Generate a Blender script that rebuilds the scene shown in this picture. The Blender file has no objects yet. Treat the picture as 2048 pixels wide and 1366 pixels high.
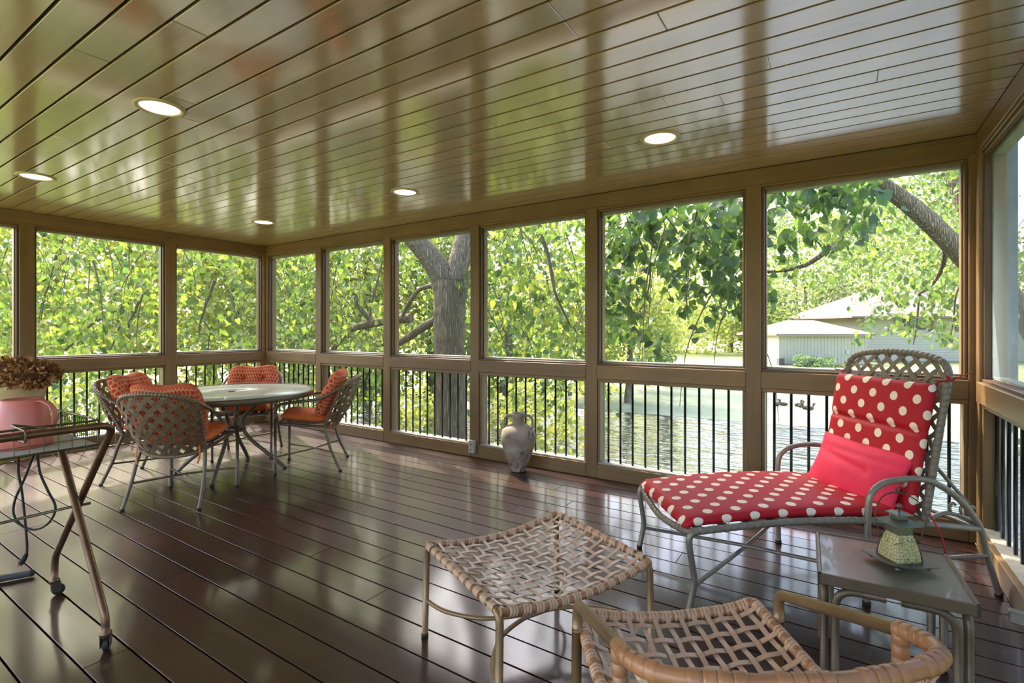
import bpy, math, random
import numpy as np
from mathutils import Vector, Matrix

random.seed(7)
RNG = np.random.default_rng(11)
sc = bpy.context.scene
COL = sc.collection

# ------------------------------------------------------------------ camera
F_PX, YAW, Y0 = 1009.8, 0.5780, 659.6
CAM = np.array([6.740, -4.029, 1.273])
FW = np.array([-math.sin(YAW), math.cos(YAW), 0.0])
RG = np.array([math.cos(YAW), math.sin(YAW), 0.0])
cam = bpy.data.objects.new('camera', bpy.data.cameras.new('camera'))
COL.objects.link(cam)
cam.location = CAM
cam.rotation_euler = (math.pi / 2, 0, YAW)
cam.data.sensor_width = 36.0
cam.data.lens = F_PX / 2048 * 36.0
cam.data.shift_y = (Y0 - 683.0) / 2048
cam.data.clip_start = 0.02
cam.data.clip_end = 400
sc.camera = cam

# ------------------------------------------------------------------ light
SUN_TO = Vector((-0.84, 0.34, 1.0)).normalized()
world = bpy.data.worlds.new('world'); sc.world = world
world.use_nodes = True
wn = world.node_tree.nodes; wl = world.node_tree.links
wn.clear()
sky = wn.new('ShaderNodeTexSky')
sky.sky_type = 'NISHITA'
sky.sun_disc = False
sky.sun_elevation = math.radians(48)
sky.sun_rotation = math.atan2(SUN_TO.x, SUN_TO.y)
sky.air_density = 1.0; sky.dust_density = 5.0; sky.ozone_density = 0.6
bg = wn.new('ShaderNodeBackground'); bg.inputs['Strength'].default_value = 0.82
wo = wn.new('ShaderNodeOutputWorld')
wl.new(sky.outputs[0], bg.inputs[0]); wl.new(bg.outputs[0], wo.inputs[0])
sun = bpy.data.objects.new('sun', bpy.data.lights.new('sun', 'SUN'))
COL.objects.link(sun)
sun.data.energy = 4.8
sun.data.color = (1.0, 0.95, 0.86)
sun.data.angle = 0.012
sun.rotation_euler = SUN_TO.to_track_quat('Z', 'Y').to_euler()
sun.location = (0, 0, 12)

sc.view_settings.view_transform = 'Standard'
sc.view_settings.look = 'None'
sc.view_settings.gamma = 1.0
sc.view_settings.use_curve_mapping = False
sc.view_settings.exposure = 1.15
sc.cycles.use_adaptive_sampling = True
sc.cycles.adaptive_threshold = 0.02
sc.cycles.max_bounces = 7
sc.cycles.diffuse_bounces = 4
sc.cycles.glossy_bounces = 4
sc.cycles.transmission_bounces = 5
sc.cycles.transparent_max_bounces = 12
sc.cycles.sample_clamp_indirect = 6.0
sc.cycles.caustics_reflective = False
sc.cycles.caustics_refractive = False

# ------------------------------------------------------------------ helpers
def at(px, py, t):
    """world point seen at a pixel of the 2048 frame, t metres ahead"""
    return CAM + t * (FW + RG * (px - 1024) / F_PX + np.array([0, 0, (Y0 - py) / F_PX]))

def atz(px, py, z):
    return at(px, py, (z - CAM[2]) * F_PX / (Y0 - py))

def lin(c):
    return tuple(((v / 255) / 12.92 if v / 255 <= .04045 else ((v / 255 + .055) / 1.055) ** 2.4) for v in c)

def tag(o, label=None, cat=None, group=None, kind=None):
    if label: o['label'] = label
    if cat: o['category'] = cat
    if group: o['group'] = group
    if kind: o['kind'] = kind
    return o

def empty(name, loc=(0, 0, 0), rz=0.0, parent=None):
    o = bpy.data.objects.new(name, None)
    COL.objects.link(o)
    o.location = loc; o.rotation_euler = (0, 0, rz)
    o.empty_display_size = .1
    if parent: o.parent = parent
    return o

class MB:
    """collects geometry of one mesh"""
    def __init__(s):
        s.v = []; s.f = []; s.sm = []; s.uv = {}
    def add(s, vs, fs, smooth=False):
        n = len(s.v)
        s.v.extend([tuple(map(float, p)) for p in vs])
        for f in fs:
            s.f.append(tuple(i + n for i in f)); s.sm.append(smooth)
        return n
    def box(s, lo, hi, ch=0.0):
        lo = np.minimum(lo, hi).astype(float) if False else np.array(lo, float); hi = np.array(hi, float)
        lo, hi = np.minimum(lo, hi), np.maximum(lo, hi)
        if ch <= 0:
            x0, y0, z0 = lo; x1, y1, z1 = hi
            s.add([(x0,y0,z0),(x1,y0,z0),(x1,y1,z0),(x0,y1,z0),(x0,y0,z1),(x1,y0,z1),(x1,y1,z1),(x0,y1,z1)],
                  [(0,3,2,1),(4,5,6,7),(0,1,5,4),(1,2,6,5),(2,3,7,6),(3,0,4,7)])
            return s
        # chamfered box: 24 verts
        c = (lo + hi) / 2; h = (hi - lo) / 2
        ch = min(ch, *(h * .9))
        vs = []; idx = {}
        for sx in (-1, 1):
            for sy in (-1, 1):
                for sz in (-1, 1):
                    for ax in range(3):
                        p = np.array([sx, sy, sz]) * h
                        for k in range(3):
                            if k != ax: p[k] -= np.array([sx, sy, sz])[k] * ch
                        idx[(sx, sy, sz, ax)] = len(vs); vs.append(c + p)
        fs = []
        for ax in range(3):
            a, b = [(1, 2), (2, 0), (0, 1)][ax]
            for sg in (-1, 1):
                q = []
                for (sa, sb) in ((-1, -1), (1, -1), (1, 1), (-1, 1)):
                    t = [0, 0, 0]; t[ax] = sg; t[a] = sa; t[b] = sb
                    q.append(idx[(*t, ax)])
                fs.append(tuple(q if sg > 0 else q[::-1]))
        for ax in range(3):
            a, b = [(1, 2), (2, 0), (0, 1)][ax]
            for sa in (-1, 1):
                for sb in (-1, 1):
                    t0 = [0, 0, 0]; t0[ax] = -1; t0[a] = sa; t0[b] = sb
                    t1 = list(t0); t1[ax] = 1
                    q = [idx[(*t0, a)], idx[(*t1, a)], idx[(*t1, b)], idx[(*t0, b)]]
                    fs.append(tuple(q if sa * sb < 0 else q[::-1]))
        for sx in (-1, 1):
            for sy in (-1, 1):
                for sz in (-1, 1):
                    q = [idx[(sx, sy, sz, k)] for k in range(3)]
                    fs.append(tuple(q if sx * sy * sz > 0 else q[::-1]))
        s.add(vs, fs)
        return s
    def tube(s, pts, r, seg=8, caps=True, closed=False, flat=None):
        pts = [np.array(p, float) for p in pts]
        n = len(pts)
        rad = [r] * n if np.isscalar(r) else list(r)
        up = None; vs = []
        for i, p in enumerate(pts):
            if closed: d = pts[(i + 1) % n] - pts[i - 1]
            else: d = pts[min(i + 1, n - 1)] - pts[max(i - 1, 0)]
            d = d / (np.linalg.norm(d) + 1e-12)
            if up is None:
                a = np.array([0, 0, 1.0]) if abs(d[2]) < .9 else np.array([1.0, 0, 0])
                up = np.cross(np.cross(d, a), d)
            else:
                up = up - d * (up @ d)
            up = up / (np.linalg.norm(up) + 1e-12)
            sd = np.cross(d, up)
            for k in range(seg):
                a = 2 * math.pi * k / seg
                vs.append(p + rad[i] * (math.cos(a) * up + math.sin(a) * sd) if flat is None else p + rad[i] * (math.cos(a) * up * flat + math.sin(a) * sd))
        fs = []
        m = n if closed else n - 1
        for i in range(m):
            j = (i + 1) % n
            for k in range(seg):
                l = (k + 1) % seg
                fs.append((i*seg+k, j*seg+k, j*seg+l, i*seg+l)[::-1])
        b = s.add(vs, fs, True)
        if caps and not closed:
            s.f.append(tuple(b + k for k in range(seg))); s.sm.append(False)
            s.f.append(tuple(b + (n-1)*seg + k for k in range(seg))[::-1]); s.sm.append(False)
        return s
    def lathe(s, prof, c=(0, 0, 0), seg=24, smooth=True, close=False):
        vs = []
        for (r, z) in prof:
            for k in range(seg):
                a = 2 * math.pi * k / seg
                vs.append((c[0] + r * math.cos(a), c[1] + r * math.sin(a), c[2] + z))
        fs = []
        for i in range(len(prof) - 1):
            for k in range(seg):
                l = (k + 1) % seg
                fs.append((i*seg+k, i*seg+l, (i+1)*seg+l, (i+1)*seg+k))
        b = s.add(vs, fs, smooth)
        if close:
            s.f.append(tuple(b + k for k in range(seg))[::-1]); s.sm.append(False)
            n = len(prof) - 1
            s.f.append(tuple(b + n*seg + k for k in range(seg))); s.sm.append(False)
        return s
    def ribbon(s, pts, nrm, width, th=.0025):
        """flat strap along pts with given normals"""
        pts = [np.array(p, float) for p in pts]; n = len(pts); vs = []
        for i, p in enumerate(pts):
            d = pts[min(i+1, n-1)] - pts[max(i-1, 0)]; d /= np.linalg.norm(d) + 1e-12
            nn = np.array(nrm[i], float); nn -= d * (nn @ d); nn /= np.linalg.norm(nn) + 1e-12
            w = np.cross(d, nn) * width / 2
            vs += [p - w + nn*th/2, p + w + nn*th/2, p + w - nn*th/2, p - w - nn*th/2]
        fs = []
        for i in range(n - 1):
            for k in range(4):
                l = (k + 1) % 4
                fs.append((i*4+k, (i+1)*4+k, (i+1)*4+l, i*4+l)[::-1])
        fs += [(0, 1, 2, 3)[::-1], tuple((n-1)*4 + k for k in range(4))]
        s.add(vs, fs, False)
        return s
    def ball(s, c, r, seg=12, rings=8, sc3=(1, 1, 1)):
        prof = [(max(1e-4, math.sin(math.pi*i/rings)), -math.cos(math.pi*i/rings)) for i in range(rings+1)]
        b = len(s.v)
        s.lathe(prof, (0, 0, 0), seg)
        for i in range(b, len(s.v)):
            v = s.v[i]; s.v[i] = (c[0]+v[0]*r*sc3[0], c[1]+v[1]*r*sc3[1], c[2]+v[2]*r*sc3[2])
        return s
    def mesh(s, name, m):
        me = bpy.data.meshes.new(name)
        me.from_pydata(s.v, [], s.f)
        me.polygons.foreach_set('use_smooth', s.sm)
        if s.uv:
            ul = me.uv_layers.new(name='uv')
            for l in me.loops:
                ul.data[l.index].uv = s.uv.get(l.vertex_index, (0, 0))
        if m: me.materials.append(m)
        me.update()
        return me
    def build(s, name, m, parent=None, loc=None):
        o = bpy.data.objects.new(name, s.mesh(name, m))
        COL.objects.link(o)
        if parent: o.parent = parent
        if loc is not None: o.location = loc
        return o

def link_copy(me, name, parent=None, loc=(0, 0, 0), rot=(0, 0, 0), scale=(1, 1, 1)):
    o = bpy.data.objects.new(name, me); COL.objects.link(o)
    o.parent = parent; o.location = loc; o.rotation_euler = rot; o.scale = scale
    return o

def copy_tree(o, parent=None):
    c = o.copy(); COL.objects.link(c); c.parent = parent
    for ch in list(o.children): copy_tree(ch, c)
    return c

def cr(pts, n=6, closed=False):
    """catmull-rom through points"""
    P = [np.array(p, float) for p in pts]; out = []
    m = len(P)
    rng = range(m if closed else m - 1)
    for i in rng:
        if closed: p0, p1, p2, p3 = P[i-1], P[i], P[(i+1) % m], P[(i+2) % m]
        else: p0, p1, p2, p3 = P[max(i-1, 0)], P[i], P[i+1], P[min(i+2, m-1)]
        for k in range(n):
            t = k / n
            out.append(.5*((2*p1)+(-p0+p2)*t+(2*p0-5*p1+4*p2-p3)*t*t+(-p0+3*p1-3*p2+p3)*t**3))
    if not closed: out.append(P[-1])
    return out

def rounded(pts, r=.05, n=5):
    """polyline with rounded corners"""
    P = [np.array(p, float) for p in pts]; out = [P[0]]
    for i in range(1, len(P)-1):
        a, b, c = P[i-1], P[i], P[i+1]
        d1 = a-b; d2 = c-b
        k = min(r, .48*np.linalg.norm(d1), .48*np.linalg.norm(d2))
        s_, e_ = b + d1/np.linalg.norm(d1)*k, b + d2/np.linalg.norm(d2)*k
        for j in range(n+1):
            t = j/n
            out.append((1-t)**2*s_ + 2*t*(1-t)*b + t*t*e_)
    out.append(P[-1])
    return out

def resample(pts, step):
    P = np.array(pts, float); d = np.r_[0, np.cumsum(np.linalg.norm(np.diff(P, axis=0), axis=1))]
    n = max(2, int(round(d[-1]/step))+1)
    t = np.linspace(0, d[-1], n)
    return np.stack([np.interp(t, d, P[:, k]) for k in range(3)], 1)

def wrapped(mb, pts, r, pitch=.02, seg=10):
    """tube wound with strap: each turn a raised band with a tight groove beside it"""
    Q = np.array(pts, float); d = np.r_[0, np.cumsum(np.linalg.norm(np.diff(Q, axis=0), axis=1))]
    n = max(1, int(d[-1]/pitch)); pitch = d[-1]/n
    st = []; rad = []
    for k in range(n):
        for f, q in ((.0, 1.0), (.06, 1.14), (.5, 1.19), (.94, 1.14)): st.append((k+f)*pitch); rad.append(r*q)
    st.append(d[-1]); rad.append(r)
    mb.tube(np.stack([np.interp(st, d, Q[:, k]) for k in range(3)], 1), rad, seg)
    return mb

# ------------------------------------------------------------------ materials
class NT:
    def __init__(s, name):
        s.m = bpy.data.materials.new(name); s.m.use_nodes = True
        s.n = s.m.node_tree.nodes; s.l = s.m.node_tree.links
        s.n.clear()
        s.out = s.n.new('ShaderNodeOutputMaterial')
    def node(s, t, ins={}, **kw):
        x = s.n.new(t)
        for k, v in kw.items(): setattr(x, k, v)
        for k, v in ins.items():
            if hasattr(v, 'is_linked') or isinstance(v, bpy.types.NodeSocket): s.l.new(v, x.inputs[k])
            else: x.inputs[k].default_value = v
        return x
    def math(s, op, a, b=None, c=None):
        x = s.n.new('ShaderNodeMath'); x.operation = op
        for i, v in enumerate((a, b, c)):
            if v is None: continue
            if isinstance(v, bpy.types.NodeSocket): s.l.new(v, x.inputs[i])
            else: x.inputs[i].default_value = v
        return x.outputs[0]
    def mix(s, f, a, b):
        x = s.n.new('ShaderNodeMix'); x.data_type = 'RGBA'
        for i, v in ((0, f), (6, a), (7, b)):
            if isinstance(v, bpy.types.NodeSocket): s.l.new(v, x.inputs[i])
            else: x.inputs[i].default_value = v if i == 0 else (*v, 1) if len(v) == 3 else v
        return x.outputs[2]
    def pos(s, scale=(1, 1, 1), src='pos', jitter=False):
        if src == 'pos': v = s.node('ShaderNodeNewGeometry').outputs['Position']
        elif src == 'uv': v = s.node('ShaderNodeTexCoord').outputs['UV']
        else: v = s.node('ShaderNodeTexCoord').outputs['Object']
        x = s.node('ShaderNodeVectorMath', operation='MULTIPLY'); s.l.new(v, x.inputs[0]); x.inputs[1].default_value = scale
        v = x.outputs[0]
        if jitter:
            oi = s.node('ShaderNodeObjectInfo').outputs['Random']
            y = s.node('ShaderNodeVectorMath', operation='ADD'); s.l.new(v, y.inputs[0])
            c = s.node('ShaderNodeCombineXYZ'); k = s.math('MULTIPLY', oi, 57.0)
            for i in range(3): s.l.new(k, c.inputs[i])
            s.l.new(c.outputs[0], y.inputs[1]); v = y.outputs[0]
        return v
    def noise(s, vec, scale=1.0, detail=4.0, rough=.55):
        x = s.node('ShaderNodeTexNoise', {'Scale': scale, 'Detail': detail, 'Roughness': rough}); s.l.new(vec, x.inputs['Vector'])
        return x.outputs['Fac']
    def ramp(s, f, stops):
        x = s.node('ShaderNodeValToRGB'); s.l.new(f, x.inputs[0])
        e = x.color_ramp.elements
        while len(e) < len(stops): e.new(.5)
        for q, (p, c) in zip(e, stops): q.position = p; q.color = (*c, 1) if len(c) == 3 else c
        return x.outputs[0]
    def bump(s, h, strength=.2, dist=.01):
        x = s.node('ShaderNodeBump', {'Strength': strength, 'Distance': dist}); s.l.new(h, x.inputs['Height'])
        return x.outputs[0]
    def bsdf(s, col, rough=.5, normal=None, **kw):
        x = s.node('ShaderNodeBsdfPrincipled')
        for k, v in (('Base Color', col), ('Roughness', rough)):
            if isinstance(v, bpy.types.NodeSocket): s.l.new(v, x.inputs[k])
            else: x.inputs[k].default_value = (*v, 1) if not np.isscalar(v) and len(v) == 3 else v
        if normal is not None: s.l.new(normal, x.inputs['Normal'])
        for k, v in kw.items():
            k = k.replace('_', ' ')
            if isinstance(v, bpy.types.NodeSocket): s.l.new(v, x.inputs[k])
            else: x.inputs[k].default_value = v
        s.l.new(x.outputs[0], s.out.inputs[0])
        return x

def shade(c, k): return tuple(max(0, min(1, v*k)) for v in c)

def m_plain(name, rgb, rough=.5, var=.18, scale=12, bump=0.0, src='obj', stretch=(1, 1, 1), **kw):
    t = NT(name); c = lin(rgb)
    v = t.pos(stretch, src)
    f = t.noise(v, scale)
    col = t.ramp(f, [(.3, shade(c, 1-var)), (.7, shade(c, 1+var))])
    nb = t.bump(f, bump) if bump else None
    t.bsdf(col, rough, nb, **kw)
    return t.m

def m_wood(name, rgb, axis, rough=.45, var=.14, jitter=True, coat=0.0, coat_rough=.15, knots=True, bump=.12, spec=.5, spread=.12, coat_ior=1.5):
    t = NT(name); c = lin(rgb)
    st = [26.0, 26.0, 26.0]; st[axis] = 1.3
    v = t.pos(tuple(st), 'pos', jitter)
    f = t.noise(v, 1.0, 6.0, .6)
    v2 = t.pos((1.2, 1.2, 1.2), 'pos', jitter)
    f2 = t.noise(v2, 1.6, 3.0)
    col = t.ramp(f, [(.28, shade(c, 1-var)), (.72, shade(c, 1+var))])
    col2 = t.ramp(f2, [(.3, (.78, .76, .74)), (.75, (1.15, 1.12, 1.08))])
    mx = t.node('ShaderNodeMix', data_type='RGBA', blend_type='MULTIPLY'); mx.inputs[0].default_value = 1.0
    t.l.new(col, mx.inputs[6]); t.l.new(col2, mx.inputs[7])
    oi = t.node('ShaderNodeObjectInfo').outputs['Random']
    k = t.math('MULTIPLY_ADD', oi, 2*spread, 1-spread)
    hsv = t.node('ShaderNodeHueSaturation'); t.l.new(mx.outputs[2], hsv.inputs['Color']); t.l.new(k, hsv.inputs['Value'])
    r = t.math('MULTIPLY_ADD', f2, .12, rough - .06)
    nb = t.bump(f, bump, .004)
    t.bsdf(hsv.outputs[0], r, nb, Coat_Weight=coat, Coat_Roughness=coat_rough, Specular_IOR_Level=spec, Coat_IOR=coat_ior)
    return t.m

WOOD = (124, 97, 60)
M = {}
M['wood_x'] = m_wood('painted_wood_x', WOOD, 0)
M['wood_y'] = m_wood('painted_wood_y', WOOD, 1)
M['wood_z'] = m_wood('painted_wood_z', WOOD, 2)
M['wood_dark'] = m_wood('dark_stop_wood', (84, 62, 40), 2)
M['wood_pale'] = m_plain('weathered_pale_wood', (150, 146, 130), .7, .2, 14)
M['deck'] = m_wood('deck_stain', (58, 34, 25), 0, rough=.4, var=.3, coat=.7, coat_rough=.12, bump=.1, spread=.2, spec=.2)
M['deck_base'] = m_plain('deck_shadow_gap', (14, 9, 7), .9)
M['ceil'] = m_wood('ceiling_varnish', (180, 153, 110), 0, rough=.4, var=.1, coat=1.0, coat_rough=.12, bump=.03, spread=.05, coat_ior=3.2)
M['groove'] = m_plain('ceiling_groove', (30, 22, 12), .8)
M['black'] = m_plain('black_metal', (16, 17, 20), .35, .1, Metallic=.3)
M['hazed_jamb_grey'] = m_plain('hazed_jamb_grey', (120, 130, 142), .6)  # screen haze over the outer jamb put into this blue-grey

def m_screen(name, alpha, rgb):
    t = NT(name)
    tr = t.node('ShaderNodeBsdfTransparent')
    df = t.node('ShaderNodeBsdfDiffuse', {'Color': (*lin(rgb), 1)})
    f = t.noise(t.pos((3, 3, 3)), 1.5, 3)
    a = t.math('MULTIPLY_ADD', f, alpha*.5, alpha*.75)
    mx = t.node('ShaderNodeMixShader'); t.l.new(a, mx.inputs[0]); t.l.new(tr.outputs[0], mx.inputs[1]); t.l.new(df.outputs[0], mx.inputs[2])
    t.l.new(mx.outputs[0], t.out.inputs[0])
    return t.m
M['screen'] = m_screen('insect_screen', .09, (130, 135, 130))
M['screen_side'] = m_screen('grazing_haze_screen', .42, (150, 165, 170))  # haze of the grazing view put into the side screens' opacity

def m_leaf(name, trans=.5, rough=.5, gain=1.0):
    t = NT(name)
    a = t.node('ShaderNodeAttribute', attribute_name='tint')
    f = t.noise(t.pos((5, 5, 5)), 2.0, 2)
    col = t.node('ShaderNodeHueSaturation'); t.l.new(a.outputs['Color'], col.inputs['Color'])
    t.l.new(t.math('MULTIPLY_ADD', f, .5, .75*gain), col.inputs['Value'])
    d = t.node('ShaderNodeBsdfPrincipled'); t.l.new(col.outputs[0], d.inputs['Base Color']); d.inputs['Roughness'].default_value = rough
    d.inputs['Specular IOR Level'].default_value = .35
    tr = t.node('ShaderNodeBsdfTranslucent')
    tc = t.node('ShaderNodeMix', data_type='RGBA', blend_type='MULTIPLY'); tc.inputs[0].default_value = 1
    t.l.new(col.outputs[0], tc.inputs[6]); tc.inputs[7].default_value = (1.35, 1.25, .62, 1)
    t.l.new(tc.outputs[2], tr.inputs['Color'])
    mx = t.node('ShaderNodeMixShader'); mx.inputs[0].default_value = trans
    t.l.new(d.outputs[0], mx.inputs[1]); t.l.new(tr.outputs[0], mx.inputs[2])
    t.l.new(mx.outputs[0], t.out.inputs[0])
    return t.m
M['leaf'] = m_leaf('leaf_green')

def m_bark(name, rgb, scale=1.0):
    t = NT(name); c = lin(rgb)
    v = t.pos((20*scale, 20*scale, 1.1*scale))
    w = t.node('ShaderNodeTexVoronoi', {'Scale': 2.6}, feature='DISTANCE_TO_EDGE'); t.l.new(v, w.inputs['Vector'])
    f = t.noise(t.pos((14, 14, 3)), 1.5, 5)
    h = t.math('MINIMUM', t.math('MULTIPLY', w.outputs['Distance'], 3.0), 1.0)
    h2 = t.math('ADD', t.math('MULTIPLY', h, .7), t.math('MULTIPLY', f, .5))
    col = t.ramp(h2, [(.15, shade(c, .35)), (.55, c), (.95, shade(c, 1.5))])
    t.bsdf(col, .9, t.bump(h2, .9, .03), Specular_IOR_Level=.15)
    return t.m
M['bark'] = m_bark('grey_bark', (124, 112, 94))
M['twig'] = m_plain('twig_bark', (84, 76, 56), .85)

# ------------------------------------------------------------------ setting
H = 2.44
LX = 7.41
YB = -6.3      # how far the porch runs behind the camera
POSTS = [1.167, 2.408, 3.663, 4.930, 6.204]
RB, RT = .853, .971

# floor boards
floor = tag(empty('floor'), 'glossy dark brown wooden deck boards of the porch floor', kind='structure')
MB().box((-.05, YB, -.12), (LX+.05, .02, -.03)).build('gap_light_block', M['deck_base'], floor)  # dark slab added under the boards so no light comes from below
PF = .1495
bm_ = MB().box((0, 0, -.028), (1, PF-.008, 0), .0007)
bm_me = bm_.mesh('deck_board', M['deck'])
y = -3.024 + 20*PF
rows = []
k = 0
yy = -3.024
while yy < .02: yy += PF
while yy > YB:
    rows.append(yy - PF); yy -= PF
R1 = random.Random(3)
for y0 in rows:
    cuts = [0.0]
    x = R1.uniform(.6, 3.2)
    while x < LX - .5:
        cuts.append(x); x += R1.uniform(2.4, 3.7)
    cuts.append(LX)
    for a, b in zip(cuts, cuts[1:]):
        o = link_copy(bm_me, 'deck_board', floor, (a+.001, y0+.0035, R1.uniform(-.0012, 0)), (0, 0, 0), (b-a-.002, 1, 1))
        if y0 + PF > .02: o.location.y = y0

# ceiling boards
ceiling = tag(empty('ceiling'), 'varnished tan tongue and groove boards of the ceiling', kind='structure')
MB().box((-.3, YB, H+.014), (LX+.22, .22, H+.10)).build('roof_deck', M['groove'], ceiling)
PC = .1362
cb = MB().box((0, 0, 0), (1, PC-.012, .016), .001).mesh('ceiling_board', M['ceil'])
yy = -3.001
while yy < -.02: yy += PC
while yy > YB:
    y0 = yy - PC
    cuts = [0.0]; x = R1.uniform(.8, 3.4)
    while x < LX - .5:
        cuts.append(x); x += R1.uniform(2.2, 3.9)
    cuts.append(LX)
    for a, b in zip(cuts, cuts[1:]):
        link_copy(cb, 'ceiling_board', ceiling, (a+.0008, y0+.006, H), (0, 0, 0), (b-a-.0016, 1, 1))
    yy -= PC

# ---- one framed wall run built in its own frame: s along the wall, d outwards, then mapped
WIN = [0]
def wall_run(wall, mapf, edges, wood_s, screen, n_bal, first, pitch, rail_proud=.004, skip=None):
    """edges: post faces as (start, end) pairs along s"""
    def bx(lo, hi, ch=.003):
        a = mapf(*lo); b = mapf(*hi)
        return MB().box(np.minimum(a, b), np.maximum(a, b), ch)
    s0, s1 = edges[0][0], edges[-1][1]
    bx((s0, 0, 2.322), (s1, .12, H)).build('beam', wood_s, wall)
    bx((s0, .008, 2.304), (s1, .1, 2.324)).build('beam_trim', wood_s, wall)
    for a, b in edges:
        bx((a, 0, 0), (b, .12, 2.322)).build('post', M['wood_z'], wall)
    for (a0, a), (b, b1) in zip(edges, edges[1:]):
        bx((a, -rail_proud, RB), (b, .11, RT)).build('rail', wood_s, wall)
        bx((a, -rail_proud, 0), (b, .11, .118)).build('base_rail', wood_s, wall)
        bx((a, .012, .118), (b, .11, .132)).build('base_sill', M['wood_pale'], wall)
        bx((a, .012, RT), (b, .11, .988)).build('sill', M['wood_dark'], wall)
        bx((a, .010, RB-.03), (b, .10, RB)).build('rail_trim', wood_s, wall)
        # lower opening: side stops, screen, balusters
        for x0, x1 in ((a, a+.022), (b-.022, b)):
            bx((x0, .014, .13), (x1, .10, RB-.03)).build('lower_stop', M['wood_z'], wall)
            bx((x0 + (.004 if x0 == a else -.004), .1, .13), (x1 + (.004 if x0 == a else -.004), .118, RB-.03)).build('lower_stop', M['wood_pale'], wall)
        bx((a+.02, .098, .13), (b-.02, .0995, RB-.03), 0).build('lower_screen', screen, wall)
        n = n_bal
        for i in range(n):
            x = a + first + i*pitch
            if x > b - .04: break
            p0 = mapf(x, .07, .126); p1 = mapf(x, .07, RB-.025)
            MB().tube([p0, p1], .0095, 8).build('baluster', M['black'], wall)
        # upper window
        WIN[0] += 1
        w = tag(empty('window_%d' % WIN[0]), kind='structure')
        w['label'] = 'screened opening %d of the porch with dark wooden stops' % WIN[0]
        for x0, x1 in ((a, a+.018), (b-.018, b)):
            bx((x0, .02, .988), (x1, .052, 2.304)).build('stop', M['wood_dark'], w)
        for x0, x1 in ((a, a+.028), (b-.028, b)):
            bx((x0, .056, .988), (x1, .118, 2.304)).build('jamb', M['wood_z'], w)
        bx((a+.018, .02, 2.286), (b-.018, .052, 2.304)).build('stop', wood_s, w)
        bx((a+.028, .056, 2.270), (b-.028, .118, 2.304)).build('head', M['wood_pale'], w)
        bx((a+.028, .056, .988), (b-.028, .118, 1.004)).build('ledge', M['wood_pale'], w)
        bx((a+.02, .053, 1.0), (b-.02, .0545, 2.29), 0).build('screen', screen, w)

wall_back = tag(empty('wall_back'), 'long screened wall with timber posts and black balusters', kind='structure')
pw = .052
eb = [(-.02, .04)] + [(c-pw, c+pw) for c in POSTS] + [(LX-.03, LX+.10)]
wall_run(wall_back, lambda s, d, z: np.array([s, d, z]), eb, M['wood_x'], M['screen'], 11, .078, .1072)

wall_left = tag(empty('wall_left'), 'short screened wall behind the dining table', kind='structure')
el = [(-.02, .04)] + [(c-pw-.004, c+pw+.004) for c in (1.19, 2.468, 3.75, 5.03)] + [(-YB-.12, -YB)]
wall_run(wall_left, lambda s, d, z: np.array([-d, -s, z]), el, M['wood_y'], M['screen'], 11, .078, .1085)

wall_right = tag(empty('wall_right'), 'side screened wall with pale jamb and black balusters', kind='structure')
er = [(-.0, .085)] + [(c-pw, c+pw) for c in (1.36, 2.62, 3.9, 5.2)] + [(-YB-.12, -YB)]
wall_run(wall_right, lambda s, d, z: np.array([LX+d, -s, z]), er, M['wood_y'], M['screen_side'], 11, .04, .1215, .012)
MB().box((LX+.045, -.075, .99), (LX+.062, -.1, 2.3), .002).build('jamb_board', M['wood_pale'], wall_right)
MB().box((LX+.12, -.09, -.6), (LX+.165, .16, 2.5), .003).build('corner_board', M['hazed_jamb_grey'], wall_right)

# ------------------------------------------------------------------ ceiling lamps
def m_emit(name, rgb, s):
    t = NT(name)
    e = t.node('ShaderNodeEmission', {'Color': (*lin(rgb), 1), 'Strength': s})
    t.l.new(e.outputs[0], t.out.inputs[0])
    return t.m
M['lens'] = m_emit('lamp_lens', (255, 238, 204), 1.3)
M['trim'] = m_plain('lamp_trim', (196, 178, 146), .4, .08)
def ceiling_lamp(x, y, label):
    r = tag(empty('recessed_lamp', (x, y, H)), label, 'ceiling lamp', 'round recessed lamps in the porch ceiling')
    MB().lathe([(.118, .002), (.118, -.004), (.108, -.009), (.094, -.007), (.090, .001)], seg=40).build('trim_ring', M['trim'], r)
    MB().lathe([(.0905, -.001), (.085, -.0045), (.05, -.007), (.0005, -.008)][::-1], seg=36).build('lens', M['lens'], r)
ceiling_lamp(3.744, -2.819, 'large looking lit recessed lamp nearest the camera in the tan ceiling')
ceiling_lamp(1.606, -2.790, 'lit recessed lamp near the screened wall at the picture edge')
ceiling_lamp(3.645, -.943, 'lit recessed lamp halfway along the ceiling before the tree trunk')
ceiling_lamp(5.816, -.965, 'lit recessed lamp above the polka dot lounger end of the porch')
ceiling_lamp(1.501, -.922, 'farthest lit recessed lamp over the dining corner')

# ------------------------------------------------------------------ furniture materials
M['taupe'] = m_plain('taupe_powder_coat', (102, 88, 70), .38, .1, 20, Metallic=.25)
M['taupe_strap'] = m_plain('taupe_vinyl_strap', (112, 92, 67), .42, .12, 25)
M['grey_frame'] = m_plain('warm_grey_frame', (138, 130, 118), .34, .1, 20, Metallic=.3)
M['grey_strap'] = m_plain('grey_vinyl_strap', (122, 114, 100), .4, .12, 25)
M['tan_frame'] = m_plain('tan_frame', (136, 108, 74), .3, .14, 14, Metallic=.25)
M['tan_strap'] = m_plain('tan_vinyl_strap', (198, 162, 134), .38, .1, 18)
M['tan_wrap'] = m_plain('tan_wound_strap', (168, 118, 82), .33, .18, 12)
M['orange'] = m_plain('orange_canvas', (214, 106, 44), .8, .1, 30, .05)
M['pink'] = m_plain('pink_canvas', (236, 50, 84), .75, .08, 10, .05)
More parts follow.
